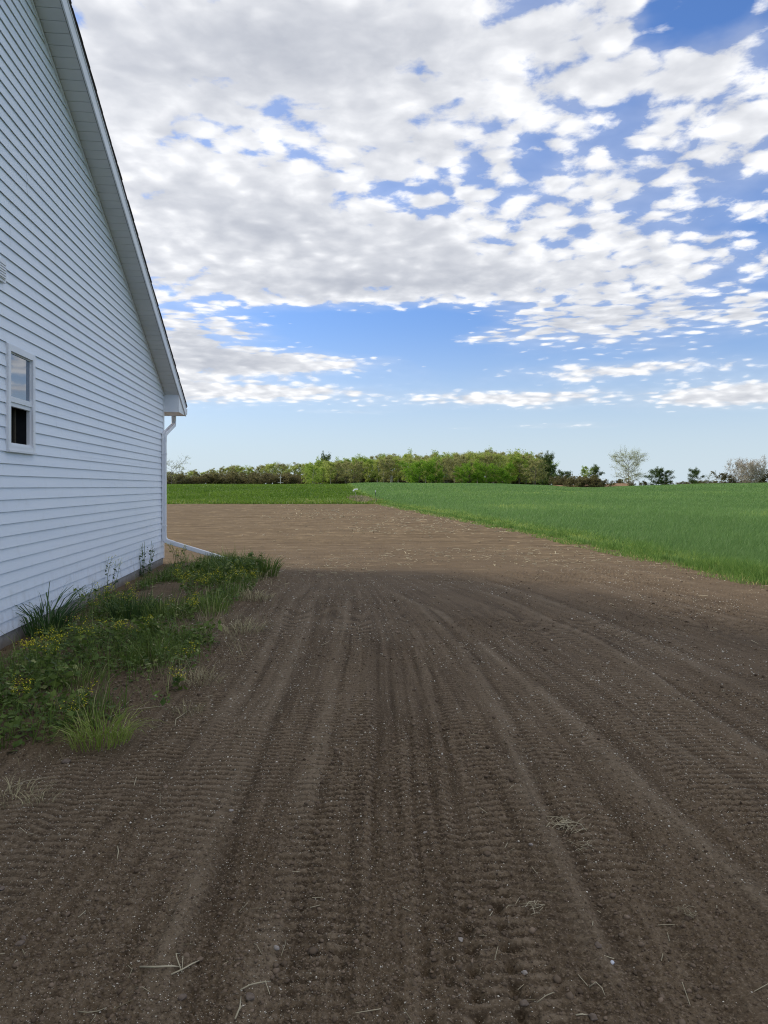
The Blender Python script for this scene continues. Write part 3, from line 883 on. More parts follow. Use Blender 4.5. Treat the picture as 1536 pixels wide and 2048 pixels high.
# ================================================================== GRASS, CROP, LITTER
def blades(P, h, w, az, lean, face=None, seed=0):
    """grass blades: five vertices, a quad and a tip triangle each"""
    rg = np.random.default_rng(seed); N = len(P)
    fa = rg.uniform(0, 2 * PI, N) if face is None else face
    wx, wy = np.cos(fa) * w / 2, np.sin(fa) * w / 2
    lx, ly = np.cos(az) * lean * h, np.sin(az) * lean * h
    V = np.zeros((N, 5, 3))
    V[:, 0] = P - np.stack([wx, wy, 0 * wx], -1); V[:, 1] = P + np.stack([wx, wy, 0 * wx], -1)
    mid = P + np.stack([lx * .32, ly * .32, h * .58], -1)
    V[:, 2] = mid + np.stack([wx, wy, 0 * wx], -1) * .85; V[:, 3] = mid - np.stack([wx, wy, 0 * wx], -1) * .85
    V[:, 4] = P + np.stack([lx, ly, h * np.sqrt(np.maximum(.05, 1 - (lean * .75) ** 2))], -1)
    b = np.arange(N)[:, None] * 5
    return V.reshape(-1, 3), b + np.array([[0, 1, 2, 3]]), b + np.array([[3, 2, 4]])
def leaves(C, size, rg, flat=.4, up=None):
    """small four-cornered leaves with random tilt"""
    N = len(C)
    n = rg.normal(size=(N, 3)); n[:, 2] += flat * 2 * np.sign(n[:, 2] + .3)
    n /= np.linalg.norm(n, axis=1, keepdims=True)
    a = np.cross(n, rg.normal(size=(N, 3))); a /= np.linalg.norm(a, axis=1, keepdims=True) + 1e-9
    b = np.cross(n, a); s = np.asarray(size)[:, None] if np.ndim(size) else size
    V = np.stack([C - a * s * .5, C + b * s * .32 - a * s * .05, C + a * s * .5, C - b * s * .32 - a * s * .05], 1)
    return V.reshape(-1, 3), np.arange(N)[:, None] * 4 + np.array([[0, 1, 2, 3]])
def sample_polar(rg, n, y0, y1, power, a0, a1):
    """points with density falling as 1/Y^2 (so that near ground is not starved), uniform across"""
    u = rg.random(n)
    Y = y0 * (y1 / y0) ** u
    A = rg.uniform(a0, a1, n)
    return A * Y, Y

def build_wheat():
    rg = np.random.default_rng(11)
    X, Y = sample_polar(rg, 420000, 9.5, 230, 2, -.12, .72)
    e = crop_edge(Y)
    d = X - e - .45 * (fbm(X * 1.1, Y * .7, 3, 41) - .5)
    ok = d > .25
    X, Y, d = X[ok], Y[ok], d[ok]
    N = len(X)
    # drilled rows run away from the viewer, visible close in
    row = .19
    Xr = np.round((X + .10 * Y) / row) * row - .10 * Y + rg.normal(0, .022, N)
    X = np.where(Y < 60, Xr, X)
    Z = terrain_z(X, Y)
    patch = fbm(X * .10, Y * .06, 4, 42)
    h = (.30 + .13 * rg.random(N)) * (.75 + .5 * patch) * (.62 + .38 * sstep(.25, 1.6, d))
    h *= 1 + .25 * (fbm(X * .9, Y * .9, 2, 47) - .5)
    w = np.maximum(.010, Y / 720 * .62) * rg.uniform(.7, 1.2, N)
    az = rg.normal(-.5, 1.3, N); lean = np.clip(rg.normal(.42, .2, N), .05, .9)
    P = np.stack([X, Y, Z - .02], -1)
    V, q, t = blades(P, h, w, az, lean, seed=1)
    tint = np.clip(.55 * rg.random(N) ** 1.3 + .70 * (patch - .12) * (.7 + .6 * fbm(X * .35, Y * .12, 2, 49)) + .12 * (1 - sstep(0, 2.2, d)) + .60 * (1 - sstep(.2, 1.6, d)), 0, 1)
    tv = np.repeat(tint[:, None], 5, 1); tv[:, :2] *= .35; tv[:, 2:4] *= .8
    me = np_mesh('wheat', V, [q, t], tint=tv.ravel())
    o = link_mesh('wheat', me, M['wheat'])
    props(o, 'field of young blue-green wheat right of the bare soil', 'wheat', kind='stuff')
build_wheat()

def build_verge():
    rg = np.random.default_rng(12)
    u = rg.random(60000)
    Y = 9.0 * (72 / 9.0) ** u
    e = edge_x(Y)
    off = rg.normal(.25, .28, len(Y)) + .5 * (fbm(Y * .9, Y * 0 + 3, 3, 43) - .5)
    off = np.clip(off, -.35, 1.3)
    X = e + off * (1 + Y / 60)
    cl = fbm(X * 2.2, Y * 1.3, 3, 44)
    ok = rg.random(len(X)) < sstep(.34, .60, cl) + .12
    X, Y, off, cl = X[ok], Y[ok], off[ok], cl[ok]; N = len(X)
    h = (.10 + .16 * rg.random(N)) * (.4 + .9 * cl) * (.5 + .8 * sstep(-.2, .5, off))
    w = np.maximum(.009, Y / 720 * .62) * rg.uniform(.7, 1.2, N)
    V, q, t = blades(np.stack([X, Y, terrain_z(X, Y) - .01], -1), h, w, rg.uniform(0, 2 * PI, N), np.clip(rg.normal(.5, .25, N), .05, .95), seed=2)
    tint = np.clip(rg.random(N) * .75 + .25 * (off < 0) * rg.random(N) + .1, 0, 1)
    me = np_mesh('verge_grass', V, [q, t], tint=np.repeat(tint, 5))
    props(link_mesh('verge_grass', me, M['verge']), 'ragged yellow-green grass fringe between bare soil and wheat', 'grass', kind='stuff')
build_verge()

def build_meadow():
    rg = np.random.default_rng(13)
    X, Y = sample_polar(rg, 150000, FAR - .8, 215, 2, -.62, .03)
    e = crop_edge(Y)
    fe = FAR - .5 + 1.0 * (fbm(X * .5, X * 0, 3, 45) - .5)
    ok = (X < e + .8) & (Y > fe)
    X, Y = X[ok], Y[ok]; N = len(X)
    cl = fbm(X * .45, Y * .22, 4, 46)
    ok = rg.random(N) < .25 + 1.4 * sstep(.35, .65, cl)
    X, Y, cl = X[ok], Y[ok], cl[ok]; N = len(X)
    h = (.12 + .22 * rg.random(N)) * (.35 + 1.3 * cl)
    w = Y / 720 * .75 * rg.uniform(.6, 1.5, N)
    V, q, t = blades(np.stack([X, Y, terrain_z(X, Y) - .02], -1), h, w, rg.uniform(0, 2 * PI, N), np.clip(rg.normal(.5, .25, N), .05, .95), seed=3)
    ylw = fbm(X * .09, Y * .05, 3, 48)
    tint = np.clip(rg.random(N) * .55 + .9 * (ylw - .35) + .5 * (1 - sstep(66, 95, Y)) * (rg.random(N) ** 2), 0, 1)
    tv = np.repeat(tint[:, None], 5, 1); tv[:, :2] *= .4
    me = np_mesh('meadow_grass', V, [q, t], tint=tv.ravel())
    props(link_mesh('meadow_grass', me, M['meadow']), 'rough dark green meadow rising beyond the bare soil', 'grass', kind='stuff')
    # pale dead grass where the meadow, the crop and the soil meet
    n = 1500
    X = rg.normal(-2.55, .62, n); Y = rg.normal(79, 3.0, n) + (X + 2.6) * -4
    h = .18 + .30 * rg.random(n)
    V, q, t = blades(np.stack([X, Y, terrain_z(X, Y) - .02], -1), h, np.full(n, .075), rg.uniform(0, 2 * PI, n), np.clip(rg.normal(.4, .2, n), .05, .9), seed=4)
    me = np_mesh('dead_grass', V, [q, t], tint=np.repeat(rg.random(n) * .6 + .2, 5))
    props(link_mesh('dead_grass', me, M['drygrass']), 'patch of pale dead grass beside the thin green post', 'grass', kind='stuff')
build_meadow()

ICO = None
def ico():
    global ICO
    if ICO is None:
        p = (1 + 5 ** .5) / 2
        v = np.array([(-1, p, 0), (1, p, 0), (-1, -p, 0), (1, -p, 0), (0, -1, p), (0, 1, p), (0, -1, -p), (0, 1, -p), (p, 0, -1), (p, 0, 1), (-p, 0, -1), (-p, 0, 1)], float)
        v /= np.linalg.norm(v, axis=1, keepdims=True)
        f = np.array([(0, 11, 5), (0, 5, 1), (0, 1, 7), (0, 7, 10), (0, 10, 11), (1, 5, 9), (5, 11, 4), (11, 10, 2), (10, 7, 6), (7, 1, 8), (3, 9, 4), (3, 4, 2), (3, 2, 6), (3, 6, 8), (3, 8, 9), (4, 9, 5), (2, 4, 11), (6, 2, 10), (8, 6, 7), (9, 8, 1)])
        ICO = v, f
    return ICO
def lumps(P, s, rg, flat=.7):
    v, f = ico(); N = len(P)
    j = 1 + rg.normal(0, .20, (N, 12, 1))
    sc = np.stack([rg.uniform(.75, 1.35, N), rg.uniform(.75, 1.35, N), rg.uniform(.55, .95, N) * flat / .7], -1)
    a = rg.uniform(0, 2 * PI, N)
    q = v[None] * j * sc[:, None]
    x = q[..., 0] * np.cos(a)[:, None] - q[..., 1] * np.sin(a)[:, None]; y = q[..., 0] * np.sin(a)[:, None] + q[..., 1] * np.cos(a)[:, None]
    q = np.stack([x, y, q[..., 2]], -1) * np.asarray(s)[:, None, None] + P[:, None]
    return q.reshape(-1, 3), (np.arange(N)[:, None, None] * 12 + f[None]).reshape(-1, 3)
def zs(X, Y): return soil_z(X, Y)[0]
def build_litter():
    rg = np.random.default_rng(21)
    # clods
    n = 70000
    X, Y = sample_polar(rg, n, 1.9, 14, 2, -.62, .66)
    dens = fbm(X * .9, Y * .7, 3, 61); _, dust, _t = track_field(X, Y)
    ok = (rg.random(n) < (.08 + 1.2 * sstep(.40, .68, dens)) * (1 - .8 * np.clip(dust, 0, 1))) & (X > wall_x(Y) + .05) & (X < edge_x(Y))
    X, Y = X[ok], Y[ok]; n = len(X)
    s = np.clip(np.exp(rg.normal(-5.62, .50, n)), .0018, .017) * np.clip(Y / 4.5, .8, 1.25)
    V, f = lumps(np.stack([X, Y, zs(X, Y) + s * .25], -1), s, rg)
    me = np_mesh('clods', V, f, tint=np.repeat(np.clip(rg.normal(.45, .25, n), 0, 1), 12))
    props(link_mesh('clods', me, M['clod'], smooth=True), 'loose crumbs of dark soil scattered over the tracks', 'soil crumbs', kind='stuff')
    # pale flecks of chaff and grit
    n = 60000
    X, Y = sample_polar(rg, n, 1.9, 20, 2, -.62, .66)
    dens = fbm(X * .7, Y * .5, 3, 62)
    ok = (rg.random(n) < .05 + 1.0 * sstep(.42, .70, dens)) & (X > wall_x(Y) + .3) & (X < edge_x(Y))
    X, Y = X[ok], Y[ok]; n = len(X)
    s = np.clip(np.exp(rg.normal(-6.55, .42, n)), .0008, .0044) * np.clip(Y / 3.2, .8, 2.6)
    V, f = lumps(np.stack([X, Y, zs(X, Y) + s * .5], -1), s, rg, .6)
    me = np_mesh('chaff', V, f, tint=np.repeat(rg.random(n) ** 1.6, 12))
    props(link_mesh('chaff', me, M['fleck']), 'tiny pale grains of grit and chaff speckling the dark soil', 'chaff', kind='stuff')
    # straw bits
    n = 17000
    X, Y = sample_polar(rg, n, 2.0, 64, 2, -.62, .62)
    dens = fbm(X * .25, Y * .18, 3, 63)
    ok = (rg.random(n) < (.10 + sstep(.40, .66, dens)) * (.02 + .98 * sstep(6, 18, Y))) & (X > wall_x(Y) + .3) & (X < edge_x(Y) - .1)
    X, Y = X[ok], Y[ok]; n = len(X)
    L = np.clip(np.exp(rg.normal(-2.75, .45, n)), .02, .20) * np.clip(Y / 12, .7, 1.6)
    a = rg.uniform(0, PI, n); w = np.maximum(.0016, Y / 720 * .30)
    zz = zs(X, Y) + .006 + w * .5
    dx, dy = np.cos(a) * L / 2, np.sin(a) * L / 2; dz = rg.normal(0, .10, n) * L
    nx, ny = -np.sin(a) * w, np.cos(a) * w
    C = np.stack([X, Y, zz], -1); D = np.stack([dx, dy, dz], -1); Nn = np.stack([nx, ny, 0 * nx], -1); U = np.stack([0 * nx, 0 * nx, w], -1)
    V = np.stack([C - D - Nn, C - D + Nn, C - D + U, C + D - Nn, C + D + Nn, C + D + U], 1).reshape(-1, 3)
    b = np.arange(n)[:, None, None] * 6
    q = (b + np.array([[0, 1, 4, 3], [1, 2, 5, 4], [2, 0, 3, 5]])[None]).reshape(-1, 4)
    me = np_mesh('straw_litter', V, q, tint=np.repeat(rg.random(n), 6))
    props(link_mesh('straw_litter', me, M['straw']), 'short bits of broken straw strewn over the soil', 'straw', kind='stuff')
build_litter()

# ================================================================== WEED STRIP BESIDE THE HOUSE
def gpt(pxx, pyy, lift=0.0):
    """a point of the photograph's ground, as world x, y, z (walking the ray down to the soil)"""
    Y = EYE * F / (pyy - HOR)
    for _ in range(4):
        X = (pxx - 768) / F * Y
        z = float(soil_z(np.array([X]), np.array([Y]))[0][0]) if Y < FAR else float(terrain_z(X, Y))
        Y = (EYE - z - lift) * F / (pyy - HOR)
    X = (pxx - 768) / F * Y
    z = float(soil_z(np.array([X]), np.array([Y]))[0][0]) if Y < FAR else float(terrain_z(X, Y))
    return X, Y, z

def build_weeds():
    rg = np.random.default_rng(31)
    n = 90000
    Y = rg.uniform(4.0, 16.3, n); X = rg.uniform(-5.0, -1.4, n)
    pm = patch_mask(X, Y)
    cov = fbm(X * 1.5, Y * 1.2, 4, 91)
    near_wall = sstep(.25, .7, X - wall_x(Y))
    ok = (rg.random(n) < pm * sstep(.36, .53, cov) * near_wall * .8) & (X > wall_x(Y) + .06)
    X, Y, cov = X[ok], Y[ok], cov[ok]; n = len(X)
    rim = 1 - sstep(.0, .5, patch_right(Y) - X)
    kind = fbm(X * 2.5, Y * 2.5, 2, 92)
    # grassy share
    g = rg.random(n) < .30 + 1.1 * (kind - .45)
    gx, gy = X[g], Y[g]; N = len(gx)
    h = (.07 + .26 * rg.random(N) ** 1.6) * (.5 + .9 * cov[g])
    w = np.maximum(.005, gy / 720 * .5) * rg.uniform(.7, 1.2, N)
    V, q, t = blades(np.stack([gx, gy, zs(gx, gy) - .005], -1), h, w, rg.uniform(0, 2 * PI, N), np.clip(rg.normal(.55, .25, N), .05, .95), seed=5)
    tint = np.clip(rg.random(N) * .65 + .25 * rim[g] + .6 * (fbm(gx * 3.1, gy * 2.2, 2, 93) - .45), 0, 1)
    me = np_mesh('weed_grass', V, [q, t], tint=np.repeat(tint, 5))
    props(link_mesh('weed_grass', me, M['weed']), 'low tangle of dark grass in the weedy strip by the house', 'grass', kind='stuff')
    # taller, scruffier stems standing out of the tangle
    pick = rg.random(len(gx)) < .045 * sstep(.42, .6, fbm(gx * 1.9, gy * 1.9, 2, 96)) * 2
    tx, ty = gx[pick], gy[pick]; N = len(tx)
    h = .20 + .30 * rg.random(N)
    V, q, t = blades(np.stack([tx, ty, zs(tx, ty) - .005], -1), h, np.maximum(.006, ty / 720 * .5), rg.uniform(0, 2 * PI, N), np.clip(rg.normal(.3, .2, N), .03, .9), seed=7)
    me = np_mesh('stem_grass', V, [q, t], tint=np.repeat(np.clip(rg.random(N) ** .7, 0, 1), 5))
    props(link_mesh('stem_grass', me, M['weed']), 'taller scruffy stems standing out of the weedy strip', 'grass', kind='stuff')
    # low broad leaves
    lx, ly = X[~g], Y[~g]; N = len(lx)
    C = np.stack([lx, ly, zs(lx, ly) + .008 + .14 * rg.random(N) ** 1.6], -1)
    V, q = leaves(C, np.clip(np.exp(rg.normal(-3.25, .35, N)), .02, .09), rg, 1.0)
    me = np_mesh('ground_weeds', V, q, tint=np.repeat(np.clip(rg.random(N) * .7 + .7 * (fbm(lx * 3.3, ly * 2.5, 2, 94) - .42), 0, 1), 4))
    props(link_mesh('ground_weeds', me, M['weed']), 'creeping broad-leaved weeds carpeting the strip by the house', 'weeds', kind='stuff')
    # matted dead stalks along the outer rim
    n = 2600
    Y = rg.uniform(4.0, 13.5, n); X = patch_right(Y) - .18 + rg.normal(0, .24, n)
    cl = fbm(X * 2.0, Y * 1.3, 3, 95)
    ok = rg.random(n) < sstep(.45, .62, cl)
    X, Y = X[ok], Y[ok]; n = len(X)
    L = rg.uniform(.06, .26, n); w = np.maximum(.0022, Y / 720 * .32)
    V, q, t = blades(np.stack([X, Y, zs(X, Y) + .004], -1), L, w, rg.uniform(0, 2 * PI, n), np.clip(rg.normal(.98, .12, n), .6, 1.25), seed=6)
    me = np_mesh('dead_stalks', V, [q, t], tint=np.repeat(rg.random(n), 5))
    props(link_mesh('dead_stalks', me, M['drygrass']), 'matted pale dead stalks along the rim of the weedy strip', 'dead grass', kind='stuff')
build_weeds()

def tuft(name, label, pxx, pyy, mat, n, hgt, spread, width, leanm=.5, seed=0, tintlo=0, tinthi=1, cat='grass tuft', group=None, xy=None):
    X, Y, Z = gpt(pxx, pyy) if xy is None else (xy[0], xy[1], float(zs(np.array([xy[0]]), np.array([xy[1]]))[0]))
    rg = np.random.default_rng(seed)
    r = spread * np.sqrt(rg.random(n)) * .5; a = rg.uniform(0, 2 * PI, n)
    P = np.stack([r * np.cos(a), r * np.sin(a), np.full(n, -.01)], -1)
    az = a + rg.normal(0, .6, n)
    hgt = hgt * 1.2
    h = hgt * rg.uniform(.45, 1.05, n); lean = np.clip(leanm * (.35 + 1.3 * r / (spread * .5)) + rg.normal(0, .15, n), .03, 1.05)
    # long arching blades in two joined pieces
    V = np.zeros((n, 9, 3)); fa = rg.uniform(0, 2 * PI, n); w = width * rg.uniform(.7, 1.2, n)
    wv = np.stack([np.cos(fa) * w / 2, np.sin(fa) * w / 2, 0 * w], -1)
    for i, s in enumerate((0, .35, .65, .87)):
        c = P + np.stack([np.cos(az) * lean * h * s ** 1.9, np.sin(az) * lean * h * s ** 1.9, h * (s - .42 * lean * s ** 3)], -1)
        k = (1, .95, .75, .45)[i]
        V[:, i * 2] = c - wv * k; V[:, i * 2 + 1] = c + wv * k
    V[:, 8] = P + np.stack([np.cos(az) * lean * h * 1.05, np.sin(az) * lean * h * 1.05, h * (1 - .52 * lean)], -1)
    b = np.arange(n)[:, None, None] * 9
    q = (b + np.array([[0, 1, 3, 2], [2, 3, 5, 4], [4, 5, 7, 6]])[None]).reshape(-1, 4)
    t = (np.arange(n)[:, None] * 9 + np.array([[6, 7, 8]]))
    tv = np.repeat(np.clip(rg.uniform(tintlo, tinthi, n), 0, 1), 9)
    me = np_mesh(name, V.reshape(-1, 3), [q, t], tint=tv)
    o = link_mesh(name, me, mat); o.location = (X, Y, Z)
    return props(o, label, cat, group)

GT = 'grass tufts in the weedy strip'
tuft('grass_tuft', 'tall dark tuft of arching blades against the siding, foremost plant at the wall', 92, 1268, M['darkgrass'], 130, .62, .50, .016, .75, 101, 0, .8, group=GT)
tuft('grass_tuft', 'bright lime tuft at the near end of the weedy strip', 200, 1482, M['limegrass'], 210, .24, .36, .006, .75, 102, 0, .9, group=GT)
tuft('grass_tuft', 'upright dark green tuft between yellow flowers in the middle of the weeds', 262, 1240, M['darkgrass'], 170, .36, .50, .010, .30, 103, 0, 1, group=GT)
tuft('grass_tuft', 'spiky green tuft right of the upright dark tuft', 330, 1238, M['weed'], 190, .30, .55, .008, .35, 104, .1, .9, group=GT)
tuft('grass_tuft', 'loose green tuft low in the strip behind the straw mat', 300, 1318, M['weed'], 200, .19, .50, .007, .5, 105, .2, 1, group=GT)
tuft('grass_tuft', 'grey-green tuft in front of the bare patch among weeds', 165, 1365, M['weed'], 160, .17, .40, .006, .55, 106, .2, 1, group=GT)
tuft('grass_tuft', 'rounded green tuft at the tip of the strip by bare soil', 525, 1152, M['weed'], 200, .40, .55, .014, .35, 107, .1, .7, group=GT)
tuft('grass_tuft', 'dense dark tuft over the end of the downspout', 470, 1150, M['darkgrass'], 240, .33, .80, .014, .45, 108, 0, 1, group=GT)
tuft('grass_tuft', 'thin tall green tuft with seed stems behind the dry rim', 425, 1228, M['weed'], 90, .32, .40, .009, .35, 109, .3, 1, group=GT)
DT = 'dry grass tufts on the rim of the weeds'
tuft('dry_grass_tuft', 'straw-coloured tuft on the rim halfway along the strip', 485, 1262, M['drygrass'], 130, .17, .50, .007, .75, 111, .3, 1, 'dry tuft', DT)
tuft('dry_grass_tuft', 'pale dry tuft on the rim above the broken stems', 400, 1365, M['drygrass'], 110, .13, .34, .005, .8, 112, .3, 1, 'dry tuft', DT)
tuft('dry_grass_tuft', 'small upright dry tuft on bare soil beside a forked root', 378, 1428, M['drygrass'], 60, .11, .22, .004, .55, 113, .1, .7, 'dry tuft', DT)
tuft('dry_grass_tuft', 'farthest dry tuft on the rim near the strip tip', 505, 1200, M['drygrass'], 110, .16, .55, .009, .7, 114, .3, 1, 'dry tuft', DT)
tuft('dry_grass_tuft', 'tangled bleached tuft at the left picture edge on bare soil', 22, 1600, M['drygrass'], 70, .12, .30, .004, .95, 115, .3, 1, 'dry tuft', DT)
tuft('dry_grass_tuft', 'few bleached blades right of the tangled tuft at the left edge', 80, 1606, M['drygrass'], 26, .10, .16, .0035, .8, 116, .3, 1, 'dry tuft', DT)

def flower_weed(label, pxx, pyy, hgt, nst, spread, flowers=True, leafmat='weed', seed=0, fl=1.0, group='yellow flowering weeds in the strip', name='yellow_flower_weed', cat='flowering weed', lsz=.05):
    X, Y, Z = gpt(pxx, pyy)
    rg = np.random.default_rng(seed); rr = random.Random(seed); hgt *= 1.18; nst = nst + 1 + nst // 3
    root = props(empty(name, (X, Y, Z)), label, cat, group)
    st = MB(); L = []; Fp = []
    for i in range(nst):
        a = rr.uniform(0, 2 * PI); r = spread * .5 * rr.random() ** .6
        b = Vector((math.cos(a) * r * .5, math.sin(a) * r * .5, -.01)); hh = hgt * rr.uniform(.65, 1.05)
        tip = Vector((math.cos(a) * r * 1.25, math.sin(a) * r * 1.25, hh))
        mid = (b + tip) / 2 + Vector((rr.gauss(0, .02), rr.gauss(0, .02), .02))
        wd = max(.0022, Y / 720 * .22)
        st.tube([b, mid, tip], [wd, wd * .85, wd * .6], 4)
        for k in range(11):
            f = rr.uniform(.03, .85); p = b.lerp(mid, f * 2) if f < .5 else mid.lerp(tip, f * 2 - 1)
            L.append(p + Vector((rr.gauss(0, .028), rr.gauss(0, .028), rr.gauss(0, .008))))
        heads = [tip]
        for k in range(3):
            f = rr.uniform(.55, .9); p = mid.lerp(tip, f * 2 - 1 if f > .5 else .1)
            q = p + Vector((rr.gauss(0, .05), rr.gauss(0, .05), rr.uniform(.03, .09)))
            st.tube([p, q], [wd * .6, wd * .5], 3); heads.append(q)
        for hp in heads:
            for k in range(int(9 * fl)):
                Fp.append(hp + Vector((rr.gauss(0, .014), rr.gauss(0, .014), rr.gauss(-.006, .016))))
    st.build('stem', M['weed'], root, tint=.55)
    L = np.array([tuple(p) for p in L])
    V, q = leaves(L, np.clip(rg.normal(lsz, lsz * .3, len(L)), lsz * .4, lsz * 1.8), rg, .5)
    link_mesh('leaves', np_mesh('leaves', V, q, tint=np.repeat(rg.random(len(L)) * .9, 4)), M[leafmat], root)
    if flowers:
        Fp = np.array([tuple(p) for p in Fp])
        V, q = leaves(Fp, max(.013, Y / 720 * .95), rg, .6)
        link_mesh('blossoms', np_mesh('blossoms', V, q, tint=np.repeat(rg.random(len(Fp)), 4)), M['petal'], root)
    return root
flower_weed('dense yellow-flowered weed nearest the foundation at the left edge', 85, 1352, .32, 9, .30, seed=201, lsz=.045)
flower_weed('slender yellow weed with separate heads in front of the wall tuft', 180, 1318, .36, 4, .26, seed=202, fl=.8)
flower_weed('yellow-flowered weed growing against the siding between wall tuft and leafy shoot', 208, 1192, .52, 4, .45, seed=203, fl=.7, leafmat='bluegreen')
flower_weed('broad yellow drift of flowers left of the upright dark tuft', 218, 1242, .40, 9, .55, seed=204, fl=1.0)
flower_weed('widest yellow flower clump near the downspout end', 402, 1196, .38, 12, .85, seed=205, fl=1.1)
flower_weed('faint yellow weed below the slanting downspout pipe', 358, 1132, .38, 4, .45, seed=206, fl=.6)
flower_weed('two-headed yellow weed low in the strip, left of the lime tuft', 66, 1428, .20, 2, .16, seed=207, fl=1.0, lsz=.05)
flower_weed('single yellow head on a thin stem above the lime tuft', 168, 1420, .16, 1, .04, seed=208, fl=.8)
flower_weed('tiny yellow weed beside the lime tuft on its left', 142, 1455, .13, 1, .04, seed=209, fl=.8)
flower_weed('small yellow weed by the spiky green tuft', 312, 1288, .20, 2, .2, seed=210, fl=.9)
flower_weed('yellow weed on the rim right of the loose green tuft', 372, 1332, .15, 2, .16, seed=211, fl=.6)
flower_weed('yellow flowered weed close to the strip tip', 495, 1178, .28, 6, .5, seed=212, fl=.7)
flower_weed('yellow-tinged weed behind the thin tall tuft', 375, 1240, .27, 4, .35, seed=213, fl=.9)
flower_weed('lone yellow head near the pale dry tuft', 362, 1380, .10, 1, .05, seed=214, fl=1)
flower_weed('yellow flowered weed in the centre of the strip', 235, 1300, .24, 4, .3, seed=215, fl=.7)
SG = 'leafy shoots against the siding'
flower_weed('left of two leafy grey-green shoots against the siding near the corner', 262, 1152, .62, 4, .30, False, 'bluegreen', 221, group=SG, name='leafy_shoot', cat='weed', lsz=.055)
flower_weed('right, bushier of two leafy grey-green shoots near the house corner', 287, 1152, .56, 8, .50, False, 'bluegreen', 222, group=SG, name='leafy_shoot', cat='weed', lsz=.055)
flower_weed('short leafy shoot at the foundation beside the wall tuft', 168, 1222, .34, 4, .30, False, 'weed', 223, group=SG, name='leafy_shoot', cat='weed', lsz=.05)
flower_weed('dark bushy leafy weed beside the downspout end', 415, 1155, .20, 12, .75, False, 'weed', 224, group='broad leafy weeds in the strip', name='leafy_weed', cat='weed', lsz=.085)
flower_weed('dark leafy weed just behind the strip tip', 500, 1150, .32, 12, .70, False, 'weed', 225, group='broad leafy weeds in the strip', name='leafy_weed', cat='weed', lsz=.085)
flower_weed('low leafy weed between lime tuft and grey-green tuft', 120, 1420, .14, 9, .40, False, 'weed', 226, group='broad leafy weeds in the strip', name='leafy_weed', cat='weed', lsz=.05)

BW = 'broad leafy weeds in the strip'
flower_weed('tall leafy weed at the far side of the strip, left of the downspout end', 385, 1150, .20, 9, .6, False, 'weed', 227, group=BW, name='leafy_weed', cat='weed', lsz=.075)
flower_weed('leafy weed in front of the downspout end, above the wide flower clump', 440, 1172, .22, 10, .7, False, 'weed', 228, group=BW, name='leafy_weed', cat='weed', lsz=.075)
flower_weed('leafy weed between the rounded tip tuft and the dense dark tuft', 488, 1158, .34, 9, .6, False, 'weed', 229, group=BW, name='leafy_weed', cat='weed', lsz=.075)
flower_weed('leafy weed at mid strip in front of the upright dark tuft', 285, 1285, .26, 9, .45, False, 'weed', 230, group=BW, name='leafy_weed', cat='weed', lsz=.06)
flower_weed('leafy weed left of the grey-green tuft', 110, 1375, .22, 10, .45, False, 'weed', 231, group=BW, name='leafy_weed', cat='weed', lsz=.055)
flower_weed('leafy weed beside the spiky tuft towards the dry rim', 395, 1290, .22, 8, .45, False, 'weed', 232, group=BW, name='leafy_weed', cat='weed', lsz=.055)
flower_weed('dark low weed at the left picture edge above the broadleaf plant', 30, 1405, .20, 10, .40, False, 'weed', 233, group=BW, name='leafy_weed', cat='weed', lsz=.05)
def big_leaf_plant():
    X, Y, Z = gpt(26, 1470)
    root = props(empty('broadleaf_plant', (X, Y, Z)), 'young plant with a few large rounded leaves at the left edge', 'weed')
    for (a, l, w, tilt) in ((1.2, .10, .055, 1.1), (-.2, .11, .05, .35), (3.4, .09, .05, .5), (2.3, .08, .045, .8)):
        mb = MB(); n = 7
        rows = []
        for i in range(n):
            s = i / (n - 1); ww = w * math.sin(PI * min(1, .12 + .88 * s)) ** .8 * .5 if i < n - 1 else .001
            d = .03 + l * s; z = .02 + math.sin(tilt) * d - .25 * (s ** 2) * l; r = math.cos(tilt) * d
            c = Vector((math.cos(a) * r, math.sin(a) * r, z)); p = Vector((-math.sin(a), math.cos(a), 0))
            rows.append((c - p * ww + Vector((0, 0, .006)), c, c + p * ww + Vector((0, 0, .006))))
        vs = [q for r_ in rows for q in r_]
        fs = [(i * 3 + k, i * 3 + k + 1, i * 3 + k + 4, i * 3 + k + 3) for i in range(n - 1) for k in (0, 1)]
        mb.add(vs, fs); mb.tube([(0, 0, -.01), rows[0][1]], .003, 4)
        mb.build('leaf', M['weed'], root, True, tint=.55)
big_leaf_plant()

# ------------------------------------------------------------------ single straws, roots and stones on the soil
def stalk_obj(name, label, pieces, mat, cat, group, tint=.8):
    """pieces: polylines of photo-ground pixels with a radius in metres and a lift"""
    X0, Y0, Z0 = gpt(*pieces[0][0][0])
    mb = MB()
    for (pl, r, lift) in pieces:
        pts = []
        for i, p in enumerate(pl):
            X, Y, Z = gpt(*p)
            s = i / (len(pl) - 1)
            pts.append(Vector((X - X0, Y - Y0, Z - Z0 + r * .8 + lift * math.sin(PI * min(1, s * 1.1)))))
        r = r * .72; mb.tube(pts, [r] + [r * .9] * (len(pts) - 2) + [r * .45], 6)
    o = mb.build(name, mat, None, True, tint=tint); o.location = (X0, Y0, Z0)
    return props(o, label, cat, group)
SG2 = 'dry stalks lying on the soil'
stalk_obj('dry_stalk', 'long pale stalk with a forked curling end, bottom left soil', [([(280, 1938), (312, 1942), (345, 1939), (362, 1937)], .0042, .012), ([(342, 1952), (366, 1946), (385, 1934), (402, 1920)], .0036, .012),
          ([(364, 1946), (354, 1934), (352, 1922), (360, 1908)], .0028, .03), ([(364, 1944), (366, 1930), (362, 1915)], .0018, .03)], M['straw'], 'stalk', SG2)
